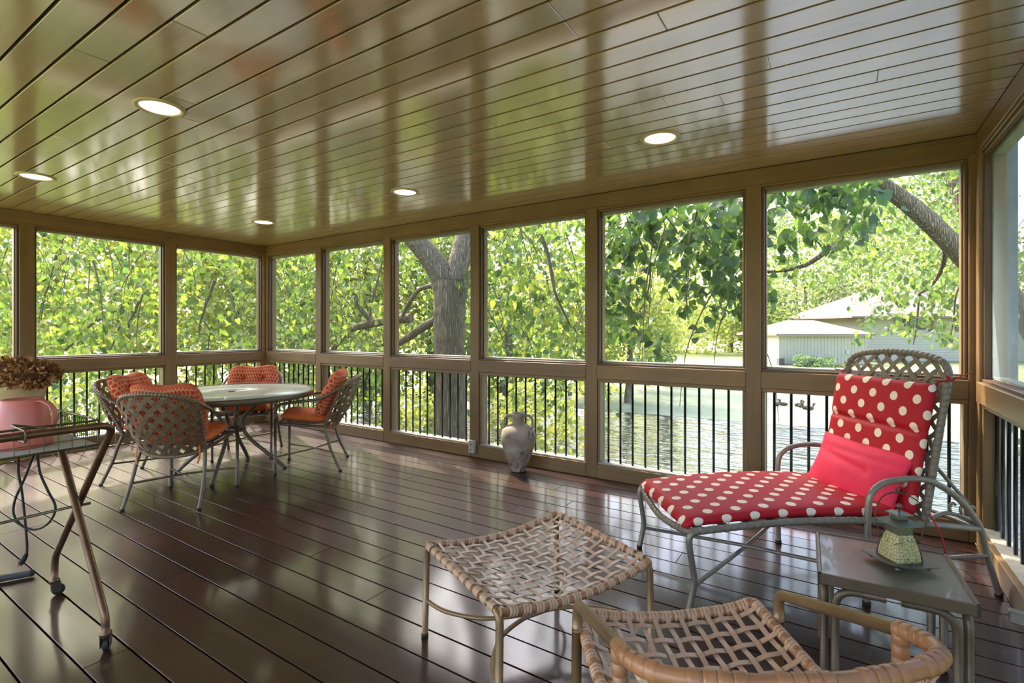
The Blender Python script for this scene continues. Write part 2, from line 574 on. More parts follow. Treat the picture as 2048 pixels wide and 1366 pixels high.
M['red'] = m_plain('plain_red_cloth', (170, 20, 36), .65)
M['rubber'] = m_plain('dark_rubber', (38, 34, 30), .7)

def hex_line(t, v, width):
    """distance pattern of stretched hexagons; returns line mask and inner ring mask"""
    rx, ry = 1.0, 1.7320508
    sp = t.node('ShaderNodeSeparateXYZ'); t.l.new(v, sp.inputs[0])
    x, y = sp.outputs[0], sp.outputs[1]
    def cell(ox, oy):
        a = t.math('SUBTRACT', t.math('FLOORED_MODULO', t.math('SUBTRACT', x, ox), rx), rx/2)
        b = t.math('SUBTRACT', t.math('FLOORED_MODULO', t.math('SUBTRACT', y, oy), ry), ry/2)
        return t.math('ABSOLUTE', a), t.math('ABSOLUTE', b)
    def hd(a, b):
        return t.math('MAXIMUM', t.math('ADD', t.math('MULTIPLY', a, .5), t.math('MULTIPLY', b, .8660254)), a)
    d = t.math('MINIMUM', hd(*cell(0, 0)), hd(*cell(rx/2, ry/2)))
    e = t.math('SUBTRACT', .5, d)
    return e

def m_hexcloth():
    t = NT('orange_lattice_cloth')
    v = t.pos((38, 23, 1), 'uv')
    e = hex_line(t, v, .1)
    ln = t.math('LESS_THAN', t.math('ABSOLUTE', t.math('SUBTRACT', e, .07)), .036)
    f = t.noise(t.pos((1, 1, 1), 'uv'), 200, 2)
    base = t.ramp(f, [(.3, lin((176, 60, 34))), (.7, lin((196, 76, 42)))])
    c = t.mix(ln, base, lin((226, 176, 134)))
    t.bsdf(c, .85, t.bump(f, .1, .002), Specular_IOR_Level=.2)
    return t.m
M['hexcloth'] = m_hexcloth()

def m_dots():
    t = NT('red_polka_dot_cloth')
    P = 0.135
    v = t.pos((1/P, 1/P, 1), 'uv')
    sp = t.node('ShaderNodeSeparateXYZ'); t.l.new(v, sp.inputs[0])
    def d(o):
        a = t.math('SUBTRACT', t.math('FLOORED_MODULO', t.math('SUBTRACT', sp.outputs[0], o), 1), .5)
        b = t.math('SUBTRACT', t.math('FLOORED_MODULO', t.math('SUBTRACT', sp.outputs[1], o), 1), .5)
        return t.math('ADD', t.math('MULTIPLY', a, a), t.math('MULTIPLY', b, b))
    m = t.math('MINIMUM', d(0), d(.5))
    dot = t.math('LESS_THAN', m, .170**2)
    f = t.noise(t.pos((1, 1, 1), 'uv'), 90, 3)
    red = t.ramp(f, [(.3, lin((168, 14, 30))), (.7, lin((184, 21, 38)))])
    c = t.mix(dot, red, lin((240, 226, 202)))
    t.bsdf(c, .62, t.bump(f, .08, .002), Specular_IOR_Level=.35)
    return t.m
M['dots'] = m_dots()

# ------------------------------------------------------------------ cushions
def pillow_mesh(w, h, T, nu=22, nv=20, p=4.0, q=2.2, dimples=(), dd=.03, back=.45, squash=lambda u, v: 0.0, bend=lambda u, v: 0.0, k=.30):
    """closed pillow in local x (width), z (height), y (front is -y... +y). returns MB with uv in metres"""
    mb = MB()
    U = np.linspace(-1, 1, nu); V = np.linspace(-1, 1, nv)
    def outline(u, v):
        # square -> rounded square
        return u*math.sqrt(max(0, 1-k*v*v/1.6))*1.0, v*math.sqrt(max(0, 1-k*u*u/1.6))
    def th(u, v):
        return T*(max(0, 1-abs(u)**p))**(1/q)*(max(0, 1-abs(v)**p))**(1/q)
    ids = {}
    for side in (1, -1):
        for j, v in enumerate(V):
            for i, u in enumerate(U):
                edge = i in (0, nu-1) or j in (0, nv-1)
                if side == -1 and edge:
                    ids[(side, i, j)] = ids[(1, i, j)]; continue
                a, b = outline(u, v)
                y = th(u, v)*(1 if side == 1 else -back)
                if side == 1:
                    for (du, dv, r) in dimples:
                        y -= dd*math.exp(-(((u-du)/r)**2+((v-dv)/r)**2))
                    y -= squash(u, v)*(1 - abs(u)**6)*(1-abs(v)**6)
                y += bend(u, v)
                ids[(side, i, j)] = len(mb.v)
                mb.v.append((a*w/2, y, b*h/2))
                mb.uv[len(mb.v)-1] = (u*w/2 + (0 if side == 1 else 3), v*h/2)
        for j in range(nv-1):
            for i in range(nu-1):
                f = (ids[(side, i, j)], ids[(side, i+1, j)], ids[(side, i+1, j+1)], ids[(side, i, j+1)])
                mb.f.append(f[::-1] if side == 1 else f); mb.sm.append(True)
    return mb

# ------------------------------------------------------------------ dining chairs
def dining_chair():
    root = empty('dining_chair')
    r = .0125
    for sx in (-1, 1):
        MB().tube([(sx*.262, .27, .008), (sx*.264, .27, .5)], r, 10).build('leg', M['taupe'], root)
        pts = cr([(sx*.225, -.13, .40), (sx*.238, -.155, .33), (sx*.25, -.195, .19), (sx*.262, -.276, .006)], 5)
        MB().tube(pts, r, 10).build('leg', M['taupe'], root)
    for o in [c for c in root.children if c.name.startswith('leg')]:
        lowest = min(o.data.vertices, key=lambda v: v.co.z).co
        cap = MB().lathe([(.0145, 0), (.0145, .018), (.011, .02)], (0, 0, 0), 10, close=True).build('foot_cap', M['rubber'], o)
        xs = [v.co for v in o.data.vertices if v.co.z < .02]
        cx = sum(v.x for v in xs)/len(xs); cy = sum(v.y for v in xs)/len(xs)
        cap.location = (cx, cy, 0)
    half = [(.264, .27, .49), (.264, .27, .54), (.268, .252, .595), (.274, .205, .622), (.284, .01, .644), (.290, -.11, .664), (.285, -.215, .715), (.25, -.32, .775), (.16, -.395, .822), (0, -.425, .838)]
    path = cr(half + [(-x, y, z) for x, y, z in half[-2::-1]], 5)
    MB().tube(path, r, 10).build('arm_rail', M['taupe'], root)
    # wound part of the back rail
    top = [p for p in path if p[1] < -.25]
    wrapped(MB(), top, r*1.05, .022).build('wound_back_rail', M['taupe_strap'], root)
    for sx in (-1, 1):
        up = cr([(sx*.225, -.13, .40), (sx*.232, -.17, .50), (sx*.25, -.235, .64), (sx*.262, -.295, .755)], 6)
        wrapped(MB(), up, r, .022).build('back_upright', M['taupe_strap'], root)
    low = cr([(-.225, -.13, .395), (-.12, -.19, .37), (0, -.21, .362), (.12, -.19, .37), (.225, -.13, .395)], 6)
    wrapped(MB(), low, r*.9, .022).build('lower_back_rail', M['taupe_strap'], root)
    fr = rounded([(.225, -.13, .40), (.245, .255, .442), (-.245, .255, .442), (-.225, -.13, .40)], .05, 4)
    MB().tube(fr, r*.95, 8).build('seat_frame', M['taupe'], root)
    # crossed stretchers
    for sx in (-1, 1):
        MB().tube([(sx*.262, .27, .155), (0, .03, .165 + .012*sx), (-sx*.252, -.2, .175)], .008, 8).build('stretcher', M['taupe'], root)
    # diagonal woven back: surface between the rails
    T = np.array(resample(top, .005)); T = T[np.argsort(-T[:, 0])] if T[0, 0] < T[-1, 0] else T
    T = T[::-1]          # from -x to +x
    L = np.array(resample(low, .005))
    def S(a, b):         # a 0..1 across, b 0..1 up
        i = a*(len(T)-1); tt = np.array([np.interp(i, range(len(T)), T[:, k]) for k in range(3)])
        i = a*(len(L)-1); ll = np.array([np.interp(i, range(len(L)), L[:, k]) for k in range(3)])
        p = ll*(1-b) + tt*b
        p[1] -= .035*math.sin(math.pi*b)
        return p
    def Nn(a, b):
        e = .02
        du = S(min(1, a+e), b) - S(max(0, a-e), b); dv = S(a, min(1, b+e)) - S(a, max(0, b-e))
        n = np.cross(du, dv); return n/np.linalg.norm(n)
    AR = .62/.47
    for sg in (1, -1):
        for k in range(16):
            c = -.72 + (k + .5)*(1.72+.72)/16 - .14
            # line a = c + b*slope
            pts = []; nr = []
            for q in range(17):
                b = q/16
                a = c + b*.72 if sg == 1 else 1 - (c + b*.72)
                if -.001 <= a <= 1.001:
                    a = min(1, max(0, a)); n = Nn(a, b)
                    w = .0022*(1 if (q + k) % 2 else -1)*sg
                    pts.append(S(a, b) + n*w); nr.append(n)
            if len(pts) >= 3:
                MB().ribbon(pts, nr, .034, .002).build('back_strap', M['taupe_strap'], root)
    for k in range(7):
        x = -.19 + k*.063
        MB().ribbon([(x, y, .435 - .012*math.sin(math.pi*(y+.13)/.385)+.01*(y)/.25) for y in np.linspace(-.13, .255, 9)], [(0, 0, 1)]*9, .04, .002).build('seat_strap', M['taupe_strap'], root)
    # seat cushion
    mb = pillow_mesh(.475, .43, .042, 20, 18, 6, 2.4, back=.8)
    for i, v in enumerate(mb.v): mb.v[i] = (v[0], .045 - v[2], .484 + v[1] + .03*(-v[2])/.25 - .004)
    mb.f = [f for f in mb.f]
    mb.build('seat_cushion', M['orange'], root)
    # tufted back cushion
    dm = [(-.38, .38, .17), (.38, .38, .17), (-.38, -.3, .17), (.38, -.3, .17)]
    def creases(u, v):
        c = .016*math.exp(-((abs(u)-.38)/.09)**2)*(1 if v > .38 else .6)
        return c + .014*math.exp(-((v-.38)/.1)**2) + .014*math.exp(-((v+.3)/.1)**2)
    mb = pillow_mesh(.50, .47, .085, 34, 32, 4.5, 2.2, dm, .05, .55, creases)
    for i, v in enumerate(mb.v):
        x, yf, z = v
        z += .018*math.cos(x/.25*math.pi*1.5)*max(0, z/.235)**2*(-1)
        tilt = math.radians(24)
        yc = -.098 - .1*(x/.25)**2*(-.9)
        yy = yf*math.cos(tilt) - z*math.sin(tilt); zz = z*math.cos(tilt) + yf*math.sin(tilt)
        mb.v[i] = (x*(1 - .06*(z < 0)*abs(z)/.235), yy - .185 + .35*x*x*1.2, zz + .672)
    bc = mb.build('back_cushion', M['hexcloth'], root)
    for (u, v, _) in dm:
        x = u*.25; z = v*.235
        tilt = math.radians(24); yf = .03
        MB().ball((x, yf*math.cos(tilt) - z*math.sin(tilt) - .185 + .42*x*x, z*math.cos(tilt) + yf*math.sin(tilt) + .672), .011, 8, 6).build('button', M['hexcloth'], bc)
    for sx in (-1, 1):
        MB().tube(cr([(sx*.2, -.15, .46), (sx*.215, -.185, .43), (sx*.22, -.19, .37), (sx*.21, -.2, .31)], 4), .006, 5, flat=.4).build('cushion_tie', M['orange'], bc)
    return root

TC = np.array([2.14, -1.60])
chair_spots = [
    (2.575, -2.185, math.atan2(.59, -.81) - math.pi/2, 'woven armchair seen from behind with lattice back toward the camera'),
    (1.735, -2.035, math.atan2(.619, .786) - math.pi/2, 'orange cushioned woven armchair closest to the wire cart, partly behind another chair'),
    (1.64, -1.16, math.atan2(-.67, .74) - math.pi/2, 'orange cushioned woven armchair in the porch corner behind the table'),
    (2.585, -1.075, math.atan2(-.7, -.715) - math.pi/2, 'woven armchair seen in profile on the tree side of the table'),
]
chair_spots[0] = (2.575, -2.185, math.atan2(.81, -.59) - math.pi/2, chair_spots[0][3])
proto = dining_chair()
for i, (x, y, a, lab) in enumerate(chair_spots):
    o = proto if i == 0 else copy_tree(proto)
    o.location = (x, y, 0); o.rotation_euler = (0, 0, a)
    tag(o, lab, 'chair', 'woven armchairs around the dining table')

# ------------------------------------------------------------------ dining table
def m_tableglass():
    t = NT('dimpled_table_glass')
    v = t.pos((1, 1, 1), 'obj')
    w = t.node('ShaderNodeTexVoronoi', {'Scale': 75.0}); t.l.new(v, w.inputs['Vector'])
    t.bsdf(lin((214, 220, 204)), .3, t.bump(w.outputs['Distance'], .35, .004), Coat_Weight=.4, Coat_Roughness=.08, Alpha=.93)
    return t.m
M['tableglass'] = m_tableglass()
tb = tag(empty('dining_table', (TC[0], TC[1], 0)), 'round glass topped patio dining table with taupe rim', 'table')
MB().lathe([(.025, .704), (.025, .716), (.67, .716), (.67, .704)], seg=64).build('glass_top', M['tableglass'], tb)
MB().lathe([(.655, .672), (.687, .672), (.693, .68), (.693, .712), (.687, .722), (.672, .722), (.667, .714), (.655, .70), (.655, .672)], seg=64).build('rim', M['taupe'], tb)
MB().lathe([(.0, .7165), (.02, .7165), (.028, .719), (.03, .716), (.03, .70), (0, .70)], seg=20).build('umbrella_hole_plug', M['rubber'], tb)
for k in range(4):
    a = math.radians(44 + 90*k)
    c, s_ = math.cos(a), math.sin(a)
    pts = cr([(c*.45, s_*.45, .012), (c*.36, s_*.36, .10), (c*.17, s_*.17, .27), (c*.10, s_*.10, .38), (c*.11, s_*.11, .50), (c*.30, s_*.30, .655), (c*.55, s_*.55, .69)], 6)
    lg = MB().tube(pts, .017, 10).build('leg', M['taupe'], tb)
    MB().ball((c*.45, s_*.45, .012), .02, 10, 6, (1, 1, .6)).build('foot_glide', M['rubber'], lg)
MB().lathe([(.105, .36), (.118, .37), (.118, .385), (.105, .39), (.095, .375), (.105, .36)], seg=28).build('leg_ring', M['taupe'], tb)
for k in range(4):
    a = math.radians(44 + 90*k)
    MB().tube([(0, 0, .694), (math.cos(a)*.66, math.sin(a)*.66, .69)], .009, 6).build('top_support', M['taupe'], tb)

# ------------------------------------------------------------------ woven strap panels
def coons(A, B, Cc, D):
    """rails: A(u) at v=0, B(u) at v=1, Cc(v) at u=0, D(v) at u=1 (functions)"""
    def S(u, v):
        return (1-v)*A(u)+v*B(u)+(1-u)*Cc(v)+u*D(v) - ((1-u)*(1-v)*A(0)+u*(1-v)*A(1)+(1-u)*v*B(0)+u*v*B(1))
    return S

def line_fn(pts):
    Q = resample(cr(pts, 8), .01); d = np.linspace(0, 1, len(Q))
    return lambda t: np.array([np.interp(t, d, Q[:, k]) for k in range(3)])

def weave(root, S, us, vs, width, mat, wrapmat, rail_r, name='seat_strap', lo=.0, hi=1.0, off=.0030):
    def nrm(u, v):
        e = .01
        a = S(min(1, u+e), v)-S(max(0, u-e), v); b = S(u, min(1, v+e))-S(u, max(0, v-e))
        n = np.cross(a, b); n = n/np.linalg.norm(n)
        return n if n[2] > 0 else -n
    for direction in (0, 1):
        lines, cross = (us, vs) if direction == 0 else (vs, us)
        for k, c in enumerate(lines):
            ts = np.unique(np.r_[np.linspace(lo, hi, 25), cross])
            pts = []; ns = []
            for t in ts:
                u, v = (c, t) if direction == 0 else (t, c)
                n = nrm(u, v); w = 0
                # weave height alternates at every crossing
                g = np.interp(t, cross, np.arange(len(cross)))
                ph = math.cos(math.pi*(g + k + direction))
                edge = min(1, min(t, 1-t)/.06)
                w = off*ph*edge + rail_r*.9*(1-edge)
                pts.append(S(u, v)+n*w); ns.append(n)
            mb = MB().ribbon(pts, ns, width, .0026)
            # strap wound round the rails at both ends
            for t, sgn in ((lo, 1), (hi, -1)):
                u, v = (c, t) if direction == 0 else (t, c)
                p = S(u, v)
                e = .012
                if direction == 0: tg = S(min(1, u+e), v)-S(max(0, u-e), v)
                else: tg = S(u, min(1, v+e))-S(u, max(0, v-e))
                tg = tg/np.linalg.norm(tg)
                for j in (-1, 0, 1):
                    q = p + tg*j*width*.78
                    hw = width*.36
                    mb.tube([q-tg*hw, q-tg*hw*.6, q+tg*hw*.6, q+tg*hw], [rail_r*1.08, rail_r*1.22, rail_r*1.22, rail_r*1.08], 12, caps=False)
            mb.build(name, mat, root)

# ------------------------------------------------------------------ ottoman
def ottoman():
    ux = np.array([.422, .906]); a = math.atan2(ux[1], ux[0])
    root = tag(empty('ottoman', (5.708, -2.285, 0), a), 'low tan woven strap ottoman standing alone on the deck', 'ottoman')
    hx, hy, z = .335, .298, .38
    r = .0135
    rail_n = line_fn([(-hx, -hy, z), (-hx*.5, -hy, z-.03), (0, -hy, z-.04), (hx*.5, -hy, z-.03), (hx, -hy, z)])
    rail_f = line_fn([(-hx, hy, z), (-hx*.5, hy, z-.03), (0, hy, z-.04), (hx*.5, hy, z-.03), (hx, hy, z)])
    side_l = line_fn([(-hx, -hy, z), (-hx, 0, z), (-hx, hy, z)])
    side_r = line_fn([(hx, -hy, z), (hx, 0, z), (hx, hy, z)])
    for fn, nm in ((rail_n, 'curved_rail'), (rail_f, 'curved_rail')):
        MB().tube([fn(t) for t in np.linspace(0, 1, 25)], r, 10).build(nm, M['tan_wrap'], root)
    for sx in (-1, 1):
        for sy in (-1, 1):
            pts = rounded([(sx*hx, sy*(hy-.09), z), (sx*hx, sy*hy, z), (sx*(hx+.008), sy*(hy+.004), .004)], .06, 6)
            lg = MB().tube(pts, r, 10).build('leg', M['tan_frame'], root)
            MB().lathe([(.015, 0), (.015, .014), (.012, .016)], (sx*(hx+.008), sy*(hy+.004), 0), 10, close=True).build('foot_cap', M['rubber'], lg)
        MB().tube([(sx*hx, -(hy-.08), z), (sx*hx, hy-.08, z)], r, 10).build('side_rail', M['tan_wrap'], root)
    for sy in (-1, 1):
        bow = cr([(-hx-.004, sy*hy, .15), (-.30, sy*.19, .142), (-.2, sy*.075, .14), (-.08, sy*.02, .14), (0, sy*.012, .14), (.08, sy*.02, .14), (.2, sy*.075, .14), (.30, sy*.19, .142), (hx+.004, sy*hy, .15)], 6)
        MB().tube(bow, .0085, 8).build('bowed_stretcher', M['tan_frame'], root)
    S = coons(rail_n, rail_f, side_l, side_r)
    S2 = lambda u, v: S(u, v) - np.array([0, 0, .012*math.sin(math.pi*u)*math.sin(math.pi*v)])
    weave(root, S2, np.linspace(.07, .93, 12), np.linspace(.07, .93, 11), .0145, M['tan_strap'], M['tan_wrap'], r)
    for sx in (-1, 1):
        for i in range(0):
            pass
    return root
ottoman()

# ------------------------------------------------------------------ low lounge chair in the foreground
def lounge_chair():
    o_ = CAM + RG*.525 + FW*1.25
    root = tag(empty('lounge_chair', (o_[0], o_[1], 0), YAW + math.radians(5)), 'tan barrel back woven strap lounge chair without cushions, nearest the camera', 'chair')
    r = .0155
    # seat frame
    zf, zr = .385, .345
    front = line_fn([(-.285, .355, zf+.012), (-.2, .368, zf-.018), (0, .372, zf-.034), (.2, .368, zf-.018), (.285, .355, zf+.012)])
    rear = line_fn([(-.285, -.20, zr), (0, -.235, zr-.01), (.285, -.20, zr)])
    sl = line_fn([(-.285, .355, zf+.012), (-.292, .2, zf-.012), (-.29, 0, zr+.01), (-.285, -.20, zr)])
    sr = line_fn([(.285, .355, zf+.012), (.292, .2, zf-.012), (.29, 0, zr+.01), (.285, -.20, zr)])
    ring = [front(t) for t in np.linspace(.06, .94, 20)]
    sidel = [sl(t) for t in np.linspace(.07, 1, 14)]; sider = [sr(t) for t in np.linspace(.07, 1, 14)]
    loop = rounded([sidel[0], front(0), ring[0]], .05, 5)
    loop2 = rounded([ring[-1], front(1), sider[0]], .05, 5)
    frame_pts = sidel[::-1] + loop[1:-1] + ring + loop2[1:-1] + sider
    wrapped(MB(), frame_pts, r*.92, .024, 12).build('seat_frame', M['tan_wrap'], root)
    wrapped(MB(), [rear(t) for t in np.linspace(0, 1, 16)], r*.85, .024, 10).build('rear_seat_rail', M['tan_wrap'], root)
    for sx in (-1, 1):
        # front leg and arm in one bend
        MB().tube([(sx*.315, .275, .004), (sx*.312, .262, .40)], r, 12).build('leg', M['tan_frame'], root)
        arm = rounded([(sx*.312, .262, .39), (sx*.31, .262, .468), (sx*.318, -.17, .612)], .05, 7)
        MB().tube(arm, r, 12).build('arm', M['tan_frame'], root)
        # rear post carrying the back rail down to the floor
        post = cr([(sx*.318, -.165, .606), (sx*.312, -.175, .50), (sx*.295, -.21, .345), (sx*.29, -.27, .15), (sx*.295, -.325, .004)], 6)
        wrapped(MB(), post[:12], r*.95, .024, 10).build('back_post', M['tan_wrap'], root)
        MB().tube(post[11:], r, 10).build('leg', M['tan_frame'], root)
    back = cr([(-.318, -.16, .610), (-.315, -.235, .628), (-.27, -.305, .642), (-.15, -.352, .652), (0, -.368, .655), (.15, -.352, .652), (.27, -.305, .642), (.315, -.235, .628), (.318, -.16, .610)], 7)
    Q = resample(back, .002); rad = []
    for i in range(len(Q)):
        ph = (i*.002) % .15
        if ph < .05: rad.append(r*1.05)
        else:
            f = ((ph-.05) % .025)/.025
            rad.append(r*(1.02 if f < .06 else 1.17 if f < .2 or f > .85 else 1.23))
    MB().tube(Q, rad, 14).build('back_rail', M['tan_wrap'], root)
    S = coons(rear, front, sl_rev(sl), sl_rev(sr))
    S2 = lambda u, v: S(u, v) - np.array([0, 0, .02*math.sin(math.pi*u)*math.sin(math.pi*v)])
    weave(root, S2, np.linspace(.06, .94, 13), np.linspace(.09, .94, 10), .015, M['tan_strap'], M['tan_wrap'], r*.92, off=.0034)
    # back straps between rail and seat
    bt = line_fn(back[4:-4]); 
    bl = line_fn([(-.285, -.20, zr+.01), (0, -.24, zr), (.285, -.20, zr+.01)])
    def SB(u, v):
        p = bl(u)*(1-v)+bt(u)*v; p[1] -= .03*math.sin(math.pi*v); return p
    for k in range(11):
        u = .05 + k*.09
        for dv in (-.16, .16):
            pts = []; ns = []
            for q in range(13):
                v = q/12; uu = u + dv*(v-.5)
                if not (0 <= uu <= 1): continue
                pts.append(SB(uu, v) + np.array([0, .004*(1 if (q+k) % 2 else -1), 0])); ns.append((uu-.5, -1, 0))
            if len(pts) > 3: MB().ribbon(pts, ns, .018, .0024).build('back_strap', M['tan_strap'], root)
    return root
def sl_rev(fn):
    return lambda t: fn(1-t)
lounge_chair()

# ------------------------------------------------------------------ chaise longue
def chaise():
    ang = math.atan2(.606, .795)
    root = tag(empty('chaise_lounge', (5.954, -1.425, 0), ang), 'grey framed woven chaise lounge holding the red polka dot cushion', 'lounge chair')
    # local x along the chaise, local y: far side positive, near side negative
    W = .34; r = .0145
    prof = cr([(.02, .362), (.18, .376), (.38, .39), (.58, .396), (.84, .391), (1.154, .364), (1.42, .337)], 6)
    prof = [p for p in (np.array([a[0], a[1]]) for a in cr([(x, z, 0) for x, z in [(.02, .362), (.18, .376), (.38, .39), (.58, .396), (.84, .391), (1.154, .364), (1.42, .337)]], 6))]
    for sy in (-1, 1):
        pts = [(p[0], sy*W, p[1]) for p in prof]
        cut = [p for p in pts if p[0] < 1.16]
        wrapped(MB(), cut, r*.95, .036, 12).build('side_rail', M['grey_strap'], root)
        MB().tube([p for p in pts if p[0] > 1.1], r, 12).build('rear_rail', M['grey_frame'], root)
        leg = cr([(.06, sy*W, .372), (.018, sy*W, .352), (.008, sy*W, .31), (.024, sy*W, .20), (.03, sy*W, .13), (.005, sy*W, .004)], 6)
        lg = MB().tube(leg, r, 12).build('leg', M['grey_frame'], root)
        MB().lathe([(.016, 0), (.016, .015), (.013, .018)], (.005, sy*W, 0), 10, close=True).build('foot_cap', M['rubber'], lg)
        mid = rounded([(.85, sy*W, .004), (.852, sy*(W+.004), .47), (.858, sy*(W+.006), .55)], .02, 3)
        arm = cr([(.852, sy*W, .004), (.852, sy*(W+.004), .25), (.853, sy*(W+.008), .44), (.872, sy*(W+.01), .525), (.945, sy*(W+.012), .572), (1.10, sy*(W+.012), .582), (1.21, sy*(W+.01), .545), (1.32, sy*(W+.006), .465), (1.415, sy*W, .345), (1.47, sy*(W-.015), .20), (1.545, sy*(W-.03), .006)], 7)
        MB().tube(arm, r, 12).build('arm_hoop', M['grey_frame'], root)
        MB().lathe([(.017, 0), (.017, .02), (.014, .022)], (1.545, sy*(W-.03), 0), 10, close=True).build('foot_cap', M['rubber'], root)
        MB().lathe([(.017, 0), (.017, .02), (.014, .022)], (.852, sy*W, 0), 10, close=True).build('foot_cap', M['rubber'], root)
        MB().tube([(.027, sy*W, .118), (.44, 0, .135+.012*sy), (.852, -sy*W, .155)], .010, 8).build('crossed_stretcher', M['grey_frame'], root)
        MB().tube([(.853, sy*W, .2), (1.462, sy*(W-.01), .205)], .010, 8).build('floor_bar', M['grey_frame'], root)
    foot = cr([(.045, -W, .368), (.012, -W*.8, .345), (-.004, 0, .318), (.012, W*.8, .345), (.045, W, .368)], 8)
    wrapped(MB(), foot, r*.95, .036, 12).build('foot_rail', M['grey_strap'], root)
    MB().tube([(1.2, -W, .362), (1.2, W, .362)], .011, 8).build('pivot_bar', M['grey_frame'], root)
    MB().tube([(1.40, -W, .34), (1.40, W, .34)], .011, 8).build('rear_bar', M['grey_frame'], root)
    # back frame
    BW = .322
    b0 = np.array([1.155, .37]); b1 = np.array([1.285, 1.105])
    bd = (b1-b0)/np.linalg.norm(b1-b0); bn = np.array([-bd[1], bd[0]])      # towards the sitter
    def bp(s_, y, off=0):
        p = b0 + (b1-b0)*s_ + bn*off
        return np.array([p[0], y, p[1]])
    hoop = [bp(0, -BW), bp(.3, -BW), bp(.6, -BW), bp(.9, -BW), bp(.985, -BW*.95), bp(1.035, -BW*.78), bp(1.062, -BW*.4), bp(1.07, 0), bp(1.062, BW*.4), bp(1.035, BW*.78), bp(.985, BW*.95), bp(.9, BW), bp(.6, BW), bp(.3, BW), bp(0, BW)]
    wrapped(MB(), cr(hoop, 6), r*1.02, .030, 12).build('back_frame', M['grey_strap'], root)
    # diagonal lattice of the back
    def edge_top(y): return 1.055 if abs(y) < BW*.55 else 1.055 - .09*((abs(y)-BW*.55)/(BW*.45))**2
    for sg in (1, -1):
        for k in range(17):
            c = -3.35 + k*.275
            pts = []; ns = []
            for q in range(41):
                s_ = .02 + 1.06*q/40
                y = sg*(c*BW*1.0 + (s_-.0)*.78*1.0 - .12)
                if abs(y) <= BW and s_ <= edge_top(y):
                    pts.append(bp(s_, y, .004*(1 if (q//3 + k) % 2 else -1))); ns.append((bn[0], 0, bn[1]))
            if len(pts) >= 3: MB().ribbon(pts, ns, .023, .0025).build('back_strap', M['grey_strap'], root)
    for k in range(9):
        x = .08 + k*.12
        z = np.interp(x, [p[0] for p in prof], [p[1] for p in prof])
        MB().ribbon([(x, y, z - .035*(1-(y/W)**2)) for y in np.linspace(-W, W, 11)], [(0, 0, 1)]*11, .05, .0025).build('seat_strap', M['grey_strap'], root)
    # back prop with notched rack
    for sy in (-1, 1):
        MB().tube([bp(.42, sy*.25, -.01), (1.43, sy*.27, .43)], .009, 8).build('back_prop', M['grey_frame'], root)
        rack = cr([(1.22, sy*.285, .372), (1.30, sy*.285, .395), (1.40, sy*.285, .37), (1.46, sy*.285, .35)], 5)
        MB().tube(rack, .010, 8).build('rack', M['grey_frame'], root)
        for x, z in ((1.33, .42), (1.385, .41), (1.43, .40)):
            MB().tube(cr([(x, sy*.285, z-.035), (x-.012, sy*.285, z), (x+.004, sy*.285, z+.022), (x+.018, sy*.285, z+.012)], 4), .007, 6).build('rack_hook', M['grey_frame'], root)
    return root, prof, bp, BW, W, ang
ch_root, ch_prof, ch_bp, ch_BW, ch_W, ch_ang = chaise()

def slab_cushion(centre, frame_n, halfw, thick, n=26, name='pad'):
    """swept cushion: centre(i)->(x,z), frame_n(i)->(nx,nz); thick(i) half thickness; uv metres"""
    mb = MB(); m = 28; K = len(centre)
    s_ = 0.0; prev = None
    arc = 0
    ring_uv = []
    for i in range(K):
        c = np.array(centre[i]); nn = np.array(frame_n[i]); T = thick[i]; hw = halfw[i]
        if prev is not None: s_ += np.linalg.norm(c-prev)
        prev = c
        per = 0; last = None
        for k in range(m):
            a = 2*math.pi*k/m + math.pi/2 + math.pi/m*0
            ca, sa = math.cos(a), math.sin(a)
            e = .22
            yy = hw*math.copysign(abs(ca)**e, ca); tt = T*math.copysign(abs(sa)**.75, sa)
            p = np.array([c[0]+nn[0]*tt, yy, c[1]+nn[1]*tt])
            mb.v.append(tuple(p))
            # top face maps by y; sides unwrap down
            v = yy + math.copysign(T - tt, yy) if tt > -T*.98 else yy
            mb.uv[len(mb.v)-1] = (s_, v)
    for i in range(K-1):
        for k in range(m):
            l = (k+1) % m
            mb.f.append((i*m+k, (i+1)*m+k, (i+1)*m+l, i*m+l)); mb.sm.append(True)
    mb.f.append(tuple(range(m))); mb.sm.append(True)
    mb.f.append(tuple((K-1)*m+k for k in range(m))[::-1]); mb.sm.append(True)
    return mb

